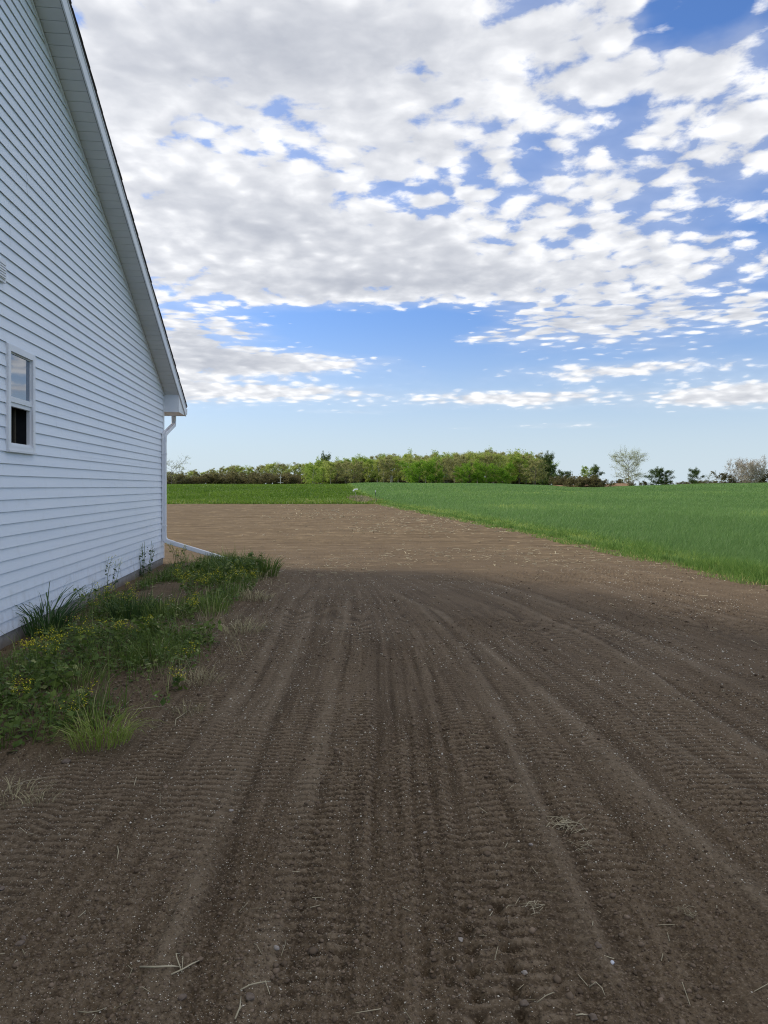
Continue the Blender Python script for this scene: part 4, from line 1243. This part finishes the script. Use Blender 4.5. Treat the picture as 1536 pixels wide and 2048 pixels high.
stalk_obj('dry_stalk', 'upper stalk with a knobbed end above a bare dark hollow', [([(480, 1982), (500, 1978), (520, 1972), (541, 1964)], .0034, .012), ([(541, 1964), (528, 1964)], .0024, .004)], M['straw'], 'stalk', SG2, .6)
stalk_obj('dry_stalk', 'steep flat stalk at the very bottom edge', [([(470, 2040), (480, 2020), (482, 1995)], .0042, .006), ([(480, 2020), (486, 2008)], .002, .006)], M['straw'], 'stalk', SG2, .65)
stalk_obj('dry_stalk', 'three-legged root bit in the bottom left corner', [([(156, 2024), (175, 2032), (196, 2028), (214, 2016)], .0026, .01), ([(192, 2030), (190, 2040), (180, 2048)], .0022, .008), ([(168, 2030), (167, 2018)], .0018, .008)], M['straw'], 'stalk', SG2, .4)
stalk_obj('dry_stalk', 'short wavy stalk below the forked pale stalk', [([(272, 1978), (285, 1980), (302, 1986)], .0022, .008)], M['straw'], 'stalk', SG2, .5)
stalk_obj('dry_stalk', 'arched pale stalk in the bottom right', [([(1178, 1976), (1192, 1977), (1204, 1984), (1210, 1992)], .0026, .015)], M['straw'], 'stalk', SG2, .7)
stalk_obj('dry_stalk', 'curved grey stalk left of the arched one', [([(1074, 2006), (1092, 2000), (1106, 1992), (1110, 1986)], .0024, .012)], M['straw'], 'stalk', SG2, .5)
stalk_obj('dry_stalk', 'straight pale splinter at the bottom edge right of centre', [([(1152, 2032), (1164, 2033), (1176, 2032)], .0034, .003)], M['straw'], 'stalk', SG2, .9)
stalk_obj('dry_stalk', 'thin upright-lying straw right of the punched tyre print', [([(989, 1918), (996, 1900), (996, 1886)], .0018, .01)], M['straw'], 'stalk', SG2, .6)
stalk_obj('dry_stalk', 'flat straw on the left soil below the weeds', [([(235, 1694), (237, 1706), (234, 1720)], .0036, .006)], M['straw'], 'stalk', SG2, .7)
stalk_obj('dry_stalk', 'leaning crossed straws right of the lime tuft', [([(268, 1572), (272, 1560), (276, 1550)], .0030, .01), ([(260, 1566), (270, 1562)], .002, .004)], M['straw'], 'stalk', SG2, .7)
stalk_obj('dry_stalk', 'forked pale root on the rim of the weeds', [([(350, 1456), (352, 1445), (362, 1432), (378, 1421)], .0048, .012), ([(378, 1421), (386, 1434)], .003, .004), ([(362, 1434), (372, 1440)], .0022, .004)], M['straw'], 'stalk', SG2, .5)
stalk_obj('dry_stalk', 'long thin straw in the matted straw beside the weeds', [([(232, 1420), (262, 1404), (298, 1392)], .004, .01), ([(240, 1422), (290, 1418), (332, 1412)], .003, .006)], M['straw'], 'stalk', SG2, .7)
stalk_obj('dry_stalk', 'long pale stem at the left edge on bare soil', [([(16, 1578), (50, 1566), (96, 1555)], .0028, .008), ([(30, 1580), (42, 1570)], .002, .004)], M['straw'], 'stalk', SG2, .6)
stalk_obj('dry_stalk', 'wiggly stalk standing beside small white stone at bottom left', [([(508, 1888), (514, 1898), (524, 1910)], .0022, .012)], M['straw'], 'stalk', SG2, .5)
stalk_obj('dry_stalk', 'brown curled stalk right of the small white stone', [([(562, 1914), (570, 1898), (572, 1878)], .0022, .012)], M['straw'], 'stalk', SG2, .3)

def straw_clump(label, pxx, pyy, n, L, seed, tint=(.3, .85), r=.0012):
    X, Y, Z = gpt(pxx, pyy); rr = random.Random(seed); mb = MB(); tv = []
    for i in range(n):
        a = rr.gauss(.15, .6) if rr.random() < .7 else rr.uniform(0, PI)
        c = Vector((rr.gauss(0, L * .30), rr.gauss(0, L * .22), .008 + rr.random() * .018)); l = L * rr.uniform(.3, .75)
        d = Vector((math.cos(a), math.sin(a), rr.gauss(0, .14))) * l / 2
        mb.tube([c - d, c + Vector((rr.gauss(0, .006), rr.gauss(0, .006), .006)), c + d], [r, r, r * .7], 4)
        tv += [rr.uniform(*tint)] * 12
    o = mb.build('straw_clump', M['straw'], None, False, tint=tv); o.location = (X, Y, Z)
    props(o, label, 'straw clump', 'small clumps of straw on the soil')
straw_clump('largest pale straw clump, alone on the right-hand soil', 1125, 1655, 34, .15, 1, r=.0015)
straw_clump('small greenish straw clump near the lower right of the tyre print', 1070, 1822, 16, .09, 2)
straw_clump('reddish-brown little root clump on the far right soil', 1380, 1832, 12, .075, 3, (.15, .45))
straw_clump('sparse straw wisps below the largest pale clump', 1164, 1696, 7, .10, 4)

def stone(label, pxx, pyy, size, mat, seed, name='stone'):
    X, Y, Z = gpt(pxx, pyy); rg = np.random.default_rng(seed)
    v, f = ico()
    V, F_ = [tuple(p) for p in v], [tuple(q) for q in f]
    import bmesh
    bm = bmesh.new()
    bv = [bm.verts.new(p) for p in V]
    for q in F_: bm.faces.new([bv[i] for i in q])
    bmesh.ops.subdivide_edges(bm, edges=bm.edges[:], cuts=2, use_grid_fill=True)
    for w in bm.verts:
        c = w.co.normalized(); k = 1 + .22 * math.sin(c.x * 3.1 + seed) * math.cos(c.y * 2.7 + seed * 2) + .12 * math.sin(c.z * 6 + c.x * 5 + seed)
        w.co = Vector((c.x * 1.15, c.y * .9, c.z * .62)) * k * size * .72
    me = bpy.data.meshes.new(name); bm.to_mesh(me); bm.free()
    o = link_mesh(name, me, mat, None, True); o.location = (X, Y, Z + size * .15); o.rotation_euler = (0, 0, seed * 1.3)
    props(o, label, 'stone', 'stones lying on the soil')
stone('pale blue-white pebble on the lower right soil', 1224, 1926, .011, M['whitestone'], 1)
stone('small white stone at lower left beside a wiggly stalk', 553, 1898, .013, M['pebble'], 2)
stone('pale stone in the middle of the near soil', 851, 1670, .013, M['pebble'], 3)
stone('rounded pale stone at the top of the punched tyre print', 921, 1881, .014, M['pebble'], 4)
stone('flat pale stone right of the punched tyre print', 1050, 1947, .016, M['pebble'], 5)
stone('angular brown stone left of the pale blue pebble', 1196, 1892, .017, M['brownstone'], 6)
stone('left of two brown stones near the left edge', 46, 1878, .016, M['brownstone'], 7)
stone('lower of two brown stones near the left edge', 40, 1888, .018, M['brownstone'], 8)
stone('brown stone at the left edge below the weedy strip', 4, 1778, .016, M['brownstone'], 9)
stone('brown stone low on the left soil above the forked stalk', 76, 1842, .015, M['brownstone'], 10)
stone('brownish stone at the bottom edge right of centre', 1186, 2036, .020, M['brownstone'], 11)
stone('grey stone left of the curved grey stalk', 1048, 1946 + 62, .017, M['brownstone'], 12)
stone('brown stone below the forked pale stalk', 364, 1998, .018, M['brownstone'], 13)
stone('brown stone beside the dark hollow at the bottom', 500, 1995, .019, M['brownstone'], 14)
stone('pale grit stone on the left soil right of the weeds', 462, 1622, .015, M['pebble'], 15)
stone('tan stone near the top right of the near soil', 1062, 1690, .013, M['pebble'], 16)
stone('half-buried clod-like stone at the near end of the weeds', 132, 1524, .035, M['brownstone'], 17)

# ================================================================== POSTS AND MARKERS BEYOND THE SOIL
def far_pt(pxx, Y):
    X = (pxx - 768) / F * Y
    return X, Y, float(terrain_z(X, Y))
def green_post():
    X, Y, Z = far_pt(753.5, 68)
    root = props(empty('fence_post', (X, Y, Z)), 'thin dark green steel post leaning left at the crop corner', 'post')
    h = (1009 - 983) / F * Y
    a = Vector((0, 0, -.2)); b = Vector((-.13, 0, h))
    mb = MB(); mb.sweep([(-.03, -.01), (.03, -.01), (.03, .012), (.012, .012), (.012, .045), (-.012, .045), (-.012, .012), (-.03, .012)], [(a, (1, 0, 0), (0, 1, 0)), (a.lerp(b, .86), (1, 0, 0), (0, 1, 0))])
    mb.build('stake', M['darkpost'], root)
    mb = MB(); mb.sweep([(-.032, -.012), (.032, -.012), (.032, .047), (-.032, .047)], [(a.lerp(b, .862), (1, 0, 0), (0, 1, 0)), (b, (1, 0, 0), (0, 1, 0))])
    mb.build('tip', M['white'], root)
green_post()
def white_marker():
    Y = 84.0
    X, Y, Z = far_pt(714, Y)
    root = props(empty('field_marker', (X, Y, Z)), 'white bent marker on a thin leaning stake at the meadow edge', 'marker')
    k = Y / F
    base = (HOR + (EYE - Z) / Y * F)
    def p(pxx, pyy, dy=0): return Vector(((pxx - 768) * k - X, dy, EYE + (HOR - pyy) * k - Z))
    mb = MB(); mb.tube([(0, 0, -.1), p(711, 985), p(708, 981)], .022, 6); mb.build('stake', M['greypost'], root)
    mb = MB()   # a curved white sheet: broad flat wing on the right, drooping lip on the left
    top = [(705.2, 981.5), (706.5, 979.5), (708.5, 977.8), (711, 977.2), (714, 977.2), (716.2, 977.8)]
    low = [(706.0, 982.6), (708.0, 982.0), (709.2, 980.2), (711, 979.3), (714, 979.2), (716.0, 978.9)]
    n = len(top); vs = []
    for dy in (-.16, .16):
        for (a, b) in zip(top, low): vs += [p(a[0], a[1], dy * .6), p(b[0], b[1], dy)]
    fs = []
    for s in range(2):
        for i in range(n - 1):
            o = s * 2 * n + i * 2; fs.append((o, o + 1, o + 3, o + 2))
    for i in range(n - 1):
        a, b = i * 2, 2 * n + i * 2
        fs.append((a, a + 2, b + 2, b)); fs.append((a + 1, b + 1, b + 3, a + 3))
    fs.append((0, 2 * n, 2 * n + 1, 1)); e = 2 * n - 2; fs.append((e, e + 1, 2 * n + e + 1, 2 * n + e))
    mb.add(vs, fs); mb.build('panel', M['white'], root)
white_marker()
def pole_post(label, pxx, ptop, Y, r, arm=True):
    X, Y, Z = far_pt(pxx, Y)
    root = props(empty('utility_pole', (X, Y, Z)), label, 'pole')
    h = EYE + (HOR - ptop) / F * Y - Z
    mb = MB(); mb.tube([(0, 0, -.3), (0, 0, h * .5), (0, 0, h)], [r, r * .9, r * .75], 8); mb.build('mast', M['greypost'], root)
    if arm:
        for (w_, f_) in ((.9, .30), (.55, .78)):
            mb = MB(); mb.box((-w_, -.07, h * f_), (w_, .07, h * f_ + .15)); mb.build('crossarm', M['greypost'], root)
pole_post('pale pole with crossarms before the dark left wood', 561, 951, 235, .13)
pole_post('thin dark pole in front of the bright green bushes', 784, 951, 260, .09, False)
def sign(label, pxx, ptop, Y, w, h):
    X, Y, Z = far_pt(pxx, Y)
    root = props(empty('field_sign', (X, Y, Z)), label, 'sign', 'small white markers on the meadow crest')
    zt = EYE + (HOR - ptop) / F * Y - Z
    mb = MB(); mb.tube([(0, 0, -.2), (0, 0, zt)], .04, 6); mb.build('post', M['greypost'], root)
    mb = MB(); mb.box((-w / 2, -.06, zt - h), (w / 2, -.04, zt)); mb.build('board', M['white'], root)
sign('left white marker board on the meadow crest', 531.5, 966, 195, .32, .42)
sign('right, smaller white marker board on the meadow crest', 545, 965.5, 195, .22, .45)

# ================================================================== TREES
LEAFC = {
    'budding': ((.31, .37, .080), (.49, .55, .15)),
    'russet': ((.28, .285, .105), (.42, .41, .165)),
    'fresh': ((.23, .34, .052), (.40, .51, .10)),
    'dark': ((.052, .088, .024), (.13, .19, .052)),
    'bright': ((.120, .250, .022), (.260, .420, .042)),
    'bare': ((.36, .40, .12), (.52, .54, .20)),
    'pale': ((.46, .40, .31), (.62, .55, .44)),
    'brush': ((.105, .100, .042), (.24, .215, .09)),
}
for k, (a, b) in LEAFC.items():
    M['leaf_' + k] = mat_leaf(k + '_foliage', a, b, .5, .7, spec=.1)

def tree_mesh(name, H, S, kind, seed, base=.25, nlimb=11, nleaf=1500, lsz=.42, up=.55, shape='round', stems=1, bark='bark', twigr=.03, bottom=.12):
    rr = random.Random(seed); rg = np.random.default_rng(seed)
    tr = MB(); pts = []
    for s in range(stems):
        off = Vector((0, 0, 0)) if stems == 1 else Vector((rr.gauss(0, S * .32), rr.gauss(0, S * .25), 0))
        hs = H * (1 if stems == 1 else rr.uniform(.75, 1.0))
        lean = Vector((rr.gauss(0, .05), rr.gauss(0, .05), 0)) * hs + off * .35
        trunk = [off * min(1, f * 4) + lean * f + Vector((rr.gauss(0, .012 * H), rr.gauss(0, .012 * H), 0)) * (f > 0) + Vector((0, 0, hs * f * .92 - (.4 if f == 0 else 0))) for f in (0, .2, .4, .6, .8, 1)]
        r0 = .020 * H * (1 if stems == 1 else .6)
        tr.tube(trunk, [r0, r0 * .8, r0 * .62, r0 * .45, r0 * .28, r0 * .1], 7)
        def at(f):
            i = min(4, int(f * 5)); return trunk[i].lerp(trunk[i + 1], f * 5 - i)
        nl = max(4, nlimb if stems == 1 else nlimb // 2)
        for i in range(nl):
            f = base + (.97 - base) * (i + rr.random() * .7) / nl
            u = (f - base) / (1 - base)
            if shape == 'round': pr = .45 + .62 * math.sin(PI * (.12 + .80 * u))
            elif shape == 'wide': pr = .75 + .45 * math.sin(PI * (.2 + .6 * u))
            elif shape == 'vase': pr = .35 + .75 * u ** .7 if u < .75 else .75
            else: pr = .45 + .5 * (1 - u)
            a = i * 2.4 + rr.gauss(0, .4); L = S * .5 * pr * rr.uniform(.75, 1.12) * (1 if stems == 1 else .65)
            p0 = at(f); el = up * (.4 + .9 * u) + rr.gauss(0, .1)
            d = Vector((math.cos(a) * math.cos(el), math.sin(a) * math.cos(el), math.sin(el)))
            p1 = p0 + d * L * .5 + Vector((0, 0, .03 * L)); p2 = p0 + d * L + Vector((rr.gauss(0, .08) * L, rr.gauss(0, .08) * L, .10 * L))
            rb = r0 * .42 * (1 - .6 * u)
            tr.tube([p0, p1, p2], [rb, rb * .6, rb * .2], 5, False)
            for j in range(6):
                g = rr.uniform(.25, 1.0); q0 = p0.lerp(p1, g * 2) if g < .5 else p1.lerp(p2, g * 2 - 1)
                dd = (d + Vector((rr.gauss(0, .75), rr.gauss(0, .75), rr.gauss(.25, .5)))).normalized(); l2 = L * rr.uniform(.28, .55)
                q1 = q0 + dd * l2
                tr.tube([q0, q1], [max(rb * .35, twigr), twigr * .7], 3, False)
                pts.append((q0, q1, L))
                for k in range(3):
                    w0 = q0.lerp(q1, rr.uniform(.3, 1)); w1 = w0 + (dd + Vector((rr.gauss(0, .8), rr.gauss(0, .8), rr.gauss(.2, .5)))).normalized() * l2 * rr.uniform(.4, .7)
                    tr.tube([w0, w1], [twigr * .8, twigr * .45], 3, False)
                    pts.append((w0, w1, L))
    A = np.array([[tuple(a), tuple(b)] for a, b, _ in pts]); n = nleaf
    i = rg.integers(0, len(A), n); f = rg.random((n, 1)) ** .7
    C = A[i, 0] * (1 - f) + A[i, 1] * f + rg.normal(0, (.062 if kind == 'dark' else .040) * S, (n, 3)) * np.array([1, 1, .8])
    C[:, 2] = np.maximum(C[:, 2], bottom * H * rg.random(n))
    V, q = leaves(C, np.clip(rg.normal(lsz, lsz * .35, n), lsz * .35, lsz * 2), rg, .2)
    clump = rg.random(len(A))[i]
    tint = np.clip(.55 * clump + .45 * rg.random(n), 0, 1)
    cm = np_mesh(name + '_crown', V, q, tint=np.repeat(tint, 4)); cm.materials.append(M['leaf_' + kind])
    t = tr.build('trunk', M[bark]); tm = t.data; bpy.data.objects.remove(t)
    return tm, cm, H
PROTO = {
    'budding': [tree_mesh('budding', 14, 9, 'budding', 1, .16, 15, 6200, .34, .75, bark='palebark', twigr=.04), tree_mesh('budding', 14, 8.5, 'budding', 2, .2, 15, 5600, .34, .85, 'vase', bark='palebark', twigr=.04)],
    'russet': [tree_mesh('russet', 14, 9, 'russet', 3, .16, 15, 5800, .33, .7, bark='bark', twigr=.05), tree_mesh('russet', 14, 8.5, 'russet', 4, .2, 14, 5400, .33, .8, 'vase', bark='palebark', twigr=.05)],
    'fresh': [tree_mesh('fresh', 14, 9, 'fresh', 5, .14, 15, 7000, .36, .65, bark='palebark'), tree_mesh('fresh', 14, 9.5, 'fresh', 6, .15, 15, 6600, .36, .6)],
    'dark': [tree_mesh('dark', 10, 7.5, 'dark', 7, .10, 16, 7500, .34, .5), tree_mesh('dark', 10, 7, 'dark', 8, .12, 15, 7000, .34, .5)],
    'bright': [tree_mesh('bright', 8, 10, 'bright', 9, .06, 16, 9000, .38, .45, 'wide', bottom=.02), tree_mesh('bright', 8, 9.5, 'bright', 10, .05, 15, 8500, .38, .5, 'wide', bottom=.02)],
    'bare': [tree_mesh('bare', 13, 14.5, 'bare', 16, .20, 30, 9000, .23, .55, 'round', twigr=.045, bottom=.22, bark='bark')],
    'pale': [tree_mesh('pale', 10, 10, 'pale', 12, .08, 24, 9000, .24, 1.15, 'vase', stems=16, bark='palebark', twigr=.045, bottom=.05)],
    'brush': [tree_mesh('brush', 4, 8, 'brush', 13, .05, 12, 3000, .36, .5, 'wide', stems=4, bottom=.0, twigr=.04), tree_mesh('brush', 4, 7, 'brush', 14, .05, 12, 2700, .36, .5, 'wide', stems=3, bottom=.0, twigr=.04)],
    'old': [tree_mesh('old', 9, 10, 'bare', 15, .15, 15, 1500, .22, .5, 'wide', twigr=.04)],
}
rt = random.Random(77)
def tree(name, kind, label, cat, pxx, ptop, D, group=None, wide=1.0, var=None, pbot=None):
    X = (pxx - 768) / F * D
    zb = float(terrain_z(X, D)) - .1
    if pbot is not None: zb = EYE + (HOR - pbot) / F * D
    h = EYE + (HOR - ptop) / F * D - zb
    lst = PROTO[kind]; tm, cm, H = lst[(rt.randrange(len(lst)) if var is None else var)]
    root = props(empty(name, (X, D, zb), rt.uniform(0, 2 * PI)), label, cat, group)
    s = h / H * .98; root.scale = (s * wide, s * wide, s)
    for nm, me in (('trunk', tm), ('crown', cm)):
        o = bpy.data.objects.new(nm, me); COL.objects.link(o); o.parent = root
    return root
def silh(tab, p): return float(np.interp(p, [a for a, _ in tab], [b for _, b in tab]))
WOOD = [(608, 936), (625, 928), (645, 923), (660, 922), (700, 918), (740, 915), (770, 912), (800, 911), (850, 912), (900, 910), (950, 908), (985, 906), (1020, 908), (1050, 909), (1075, 911), (1092, 918), (1108, 936)]
LEFTW = [(325, 950), (345, 948), (380, 943), (430, 937), (455, 934), (480, 932), (505, 938), (525, 931), (560, 929), (600, 930), (640, 928), (665, 930)]
G1 = 'trees of the main wood beyond the crop'
LAB = {'budding': 'pale yellow-green budding tree standing in the main wood', 'russet': 'brownish thin-leaved tree standing in the main wood', 'fresh': 'fresh green leafy tree standing in the main wood'}
CAT = {'budding': 'tree', 'russet': 'tree', 'fresh': 'tree'}
NM = {'budding': 'budding_tree', 'russet': 'russet_tree', 'fresh': 'leafy_tree'}
p = 618.0
while p < 1100:     # rear rows make the skyline
    kind = rt.choices(['budding', 'russet', 'fresh'], [5, 5 if p > 780 else 2, 3])[0]
    tree(NM[kind], kind, LAB[kind], 'tree', p, silh(WOOD, p) + rt.uniform(-1.5, 3.5), rt.uniform(345, 390), G1, rt.uniform(1.0, 1.3))
    p += rt.uniform(10, 15)
p = 622.0
while p < 1096:     # middle row
    kind = rt.choices(['budding', 'russet', 'fresh'], [5, 5, 3])[0]
    tree(NM[kind], kind, LAB[kind], 'tree', p, silh(WOOD, p) + rt.uniform(3, 10), rt.uniform(333, 343), G1, rt.uniform(.95, 1.2))
    p += rt.uniform(13, 19)
p = 614.0
while p < 1098:     # front row
    kind = rt.choices(['budding', 'russet', 'fresh'], [6, 3, 3] if p < 700 else ([4, 6, 1] if p < 800 or p > 1040 else [3, 6, 2]))[0]
    t0 = silh(WOOD, p)
    tree(NM[kind], kind, LAB[kind], 'tree', p, t0 + rt.uniform(3, 13), rt.uniform(300, 330), G1, rt.uniform(.85, 1.15))
    p += rt.uniform(13, 19)
G2 = 'trees of the more distant left wood'
p = 330.0
while p < 665:
    kind = rt.choices(['budding', 'russet', 'fresh'], [5, 6, 1])[0]
    tree(NM[kind], kind, {'budding': 'pale budding tree in the distant wood left of the main wood', 'russet': 'brownish tree in the distant wood left of the main wood', 'fresh': 'greener leafy tree in the distant wood left of the main wood'}[kind], 'tree', p, silh(LEFTW, p) + rt.uniform(-1, 5), rt.uniform(430, 500), G2, rt.uniform(.95, 1.3))
    p += rt.uniform(7.5, 11)
p = 345.0
while p < 612:
    tree('brush', 'brush', 'dark undergrowth bush along the foot of the left wood', 'bush', p, 957 + rt.uniform(-5, 3), rt.uniform(395, 420), 'undergrowth bushes before the left wood', rt.uniform(1.0, 1.4))
    p += rt.uniform(6, 9)
p = 640.0
while p < 1110:
    tree('brush', 'brush', 'dark undergrowth bush along the foot of the main wood', 'bush', p, 958 + rt.uniform(-4, 4), rt.uniform(332, 345), 'undergrowth bushes in the main wood', rt.uniform(1.0, 1.4))
    p += rt.uniform(6, 9)
tree('bare_tree', 'old', 'bare spreading tree beside the downspout at the left end of the woods', 'tree', 343, 929, 330, None, 1.1)
tree('dark_tree', 'dark', 'dark round treetop poking above the left end of the main wood', 'tree', 650, 915, 395, None, .55, 0)
tree('leafy_tree', 'fresh', 'yellow-green rounded tree closing the left end of the main wood', 'tree', 624, 934, 292, None, 1.2, 0)
for (px_, pt_, w_, v_, lb) in ((838, 932, 1.15, 0, 'bright green rounded bush, left and tallest of those before the main wood'), (872, 942, .75, 1, 'darker bright-green bush filling the gap between two larger bushes'),
                               (935, 938, 1.0, 1, 'bright green bush in the middle before the main wood'), (972, 937, .9, 0, 'bright green bush beside the brown tree before the main wood'), (1012, 940, .95, 1, 'bright green bush at the right end of the bush row')):
    tree('bush', 'bright', lb, 'bush', px_, pt_, 285, 'bright green bushes before the main wood', w_, v_)
tree('russet_tree', 'russet', 'lone rounded brown tree before the right end of the main wood', 'tree', 1070, 922, 288, None, 1.35, 0)
tree('russet_tree', 'russet', 'bare brown tree standing between the two groups of bright bushes', 'tree', 908, 924, 296, None, 1.0, 1)
tree('dark_tree', 'dark', 'tall dark green tree forming the right end of the main wood', 'tree', 1092, 914, 300, None, .72, 0)
tree('dark_tree', 'dark', 'dark green tree at the outermost right edge of the wood', 'tree', 1101, 932, 296, None, .8, 1)
tree('dark_tree', 'dark', 'small dark tree just right of the main wood', 'tree', 1127, 944, 270, None, 1.3, 1)
tree('leafy_tree', 'fresh', 'green tree with sunny left side before the lone spreading tree', 'tree', 1172, 936, 270, None, 1.05, 0)
tree('leafy_tree', 'dark', 'darker right half of the green tree pair in the hedgerow', 'tree', 1190, 935, 272, None, .9, 1)
tree('spreading_tree', 'bare', 'large lone spreading tree with thin pale leaves on the right skyline', 'tree', 1258, 913, 262, None, .88, 0)
tree('dark_tree', 'dark', 'left of a pair of dark round trees on the right skyline', 'tree', 1312, 940, 250, None, 1.15, 0)
tree('dark_tree', 'dark', 'right of a pair of dark round trees on the right skyline', 'tree', 1333, 942, 250, None, 1.05, 1)
tree('dark_tree', 'dark', 'small solitary dark tree on the right skyline', 'tree', 1390, 941, 250, None, 1.0, 0)
tree('bare_tree', 'old', 'tiny bare bush right of the solitary dark tree', 'tree', 1418, 953, 250, None, .9)
tree('poplar_clump', 'pale', 'clump of pale leafless upright trees at the right picture edge', 'tree clump', 1492, 922, 255, None, 1.15, 0)
tree('brush', 'brush', 'low brush on the right of the pale leafless clump', 'bush', 1528, 946, 255, None, 1.2)
tree('brush', 'brush', 'low brush left of the pale leafless clump', 'bush', 1462, 950, 262, None, 1.0)
for p_ in (1114, 1140, 1154, 1166, 1186, 1202, 1216, 1240, 1268, 1284, 1322, 1350, 1366):
    tree('brush', 'brush', 'low dark hedgerow bush along the right edge of the crop', 'bush', p_, (960 if p_ < 1250 else 965) + rt.uniform(-3, 2), rt.uniform(248, 270), 'hedgerow bushes on the right skyline', rt.uniform(.9, 1.4))
for p_ in range(1385, 1536, 14):
    tree('brush', 'brush', 'tiny brush on the skyline near the pale leafless clump', 'bush', p_, 965 + rt.uniform(-2, 1), rt.uniform(262, 280), 'tiny skyline brush on the far right', rt.uniform(1.2, 1.8))
def bank():
    Y = 262.0; mb = MB()
    xs = np.linspace((1085 - 768) / F * Y, (1262 - 768) / F * Y, 60)
    vs = []
    for j, (dy, hz) in enumerate(((-4, -.6), (-1.5, .55), (1.5, .75), (6, -.8))):
        for x_ in xs:
            zb = float(terrain_z(x_, CREST)) + .12
            vs.append((x_, Y + dy, zb + hz * (.55 + .6 * vnoise(np.array([x_ * .35]), np.array([j * 3.3]), 5)[0])))
    n = len(xs)
    fs = [(j * n + i, j * n + i + 1, (j + 1) * n + i + 1, (j + 1) * n + i) for j in range(3) for i in range(n - 1)]
    mb.add(vs, fs)
    o = mb.build('bank', M['redsoil'], None, True); props(o, kind='structure')
bank()
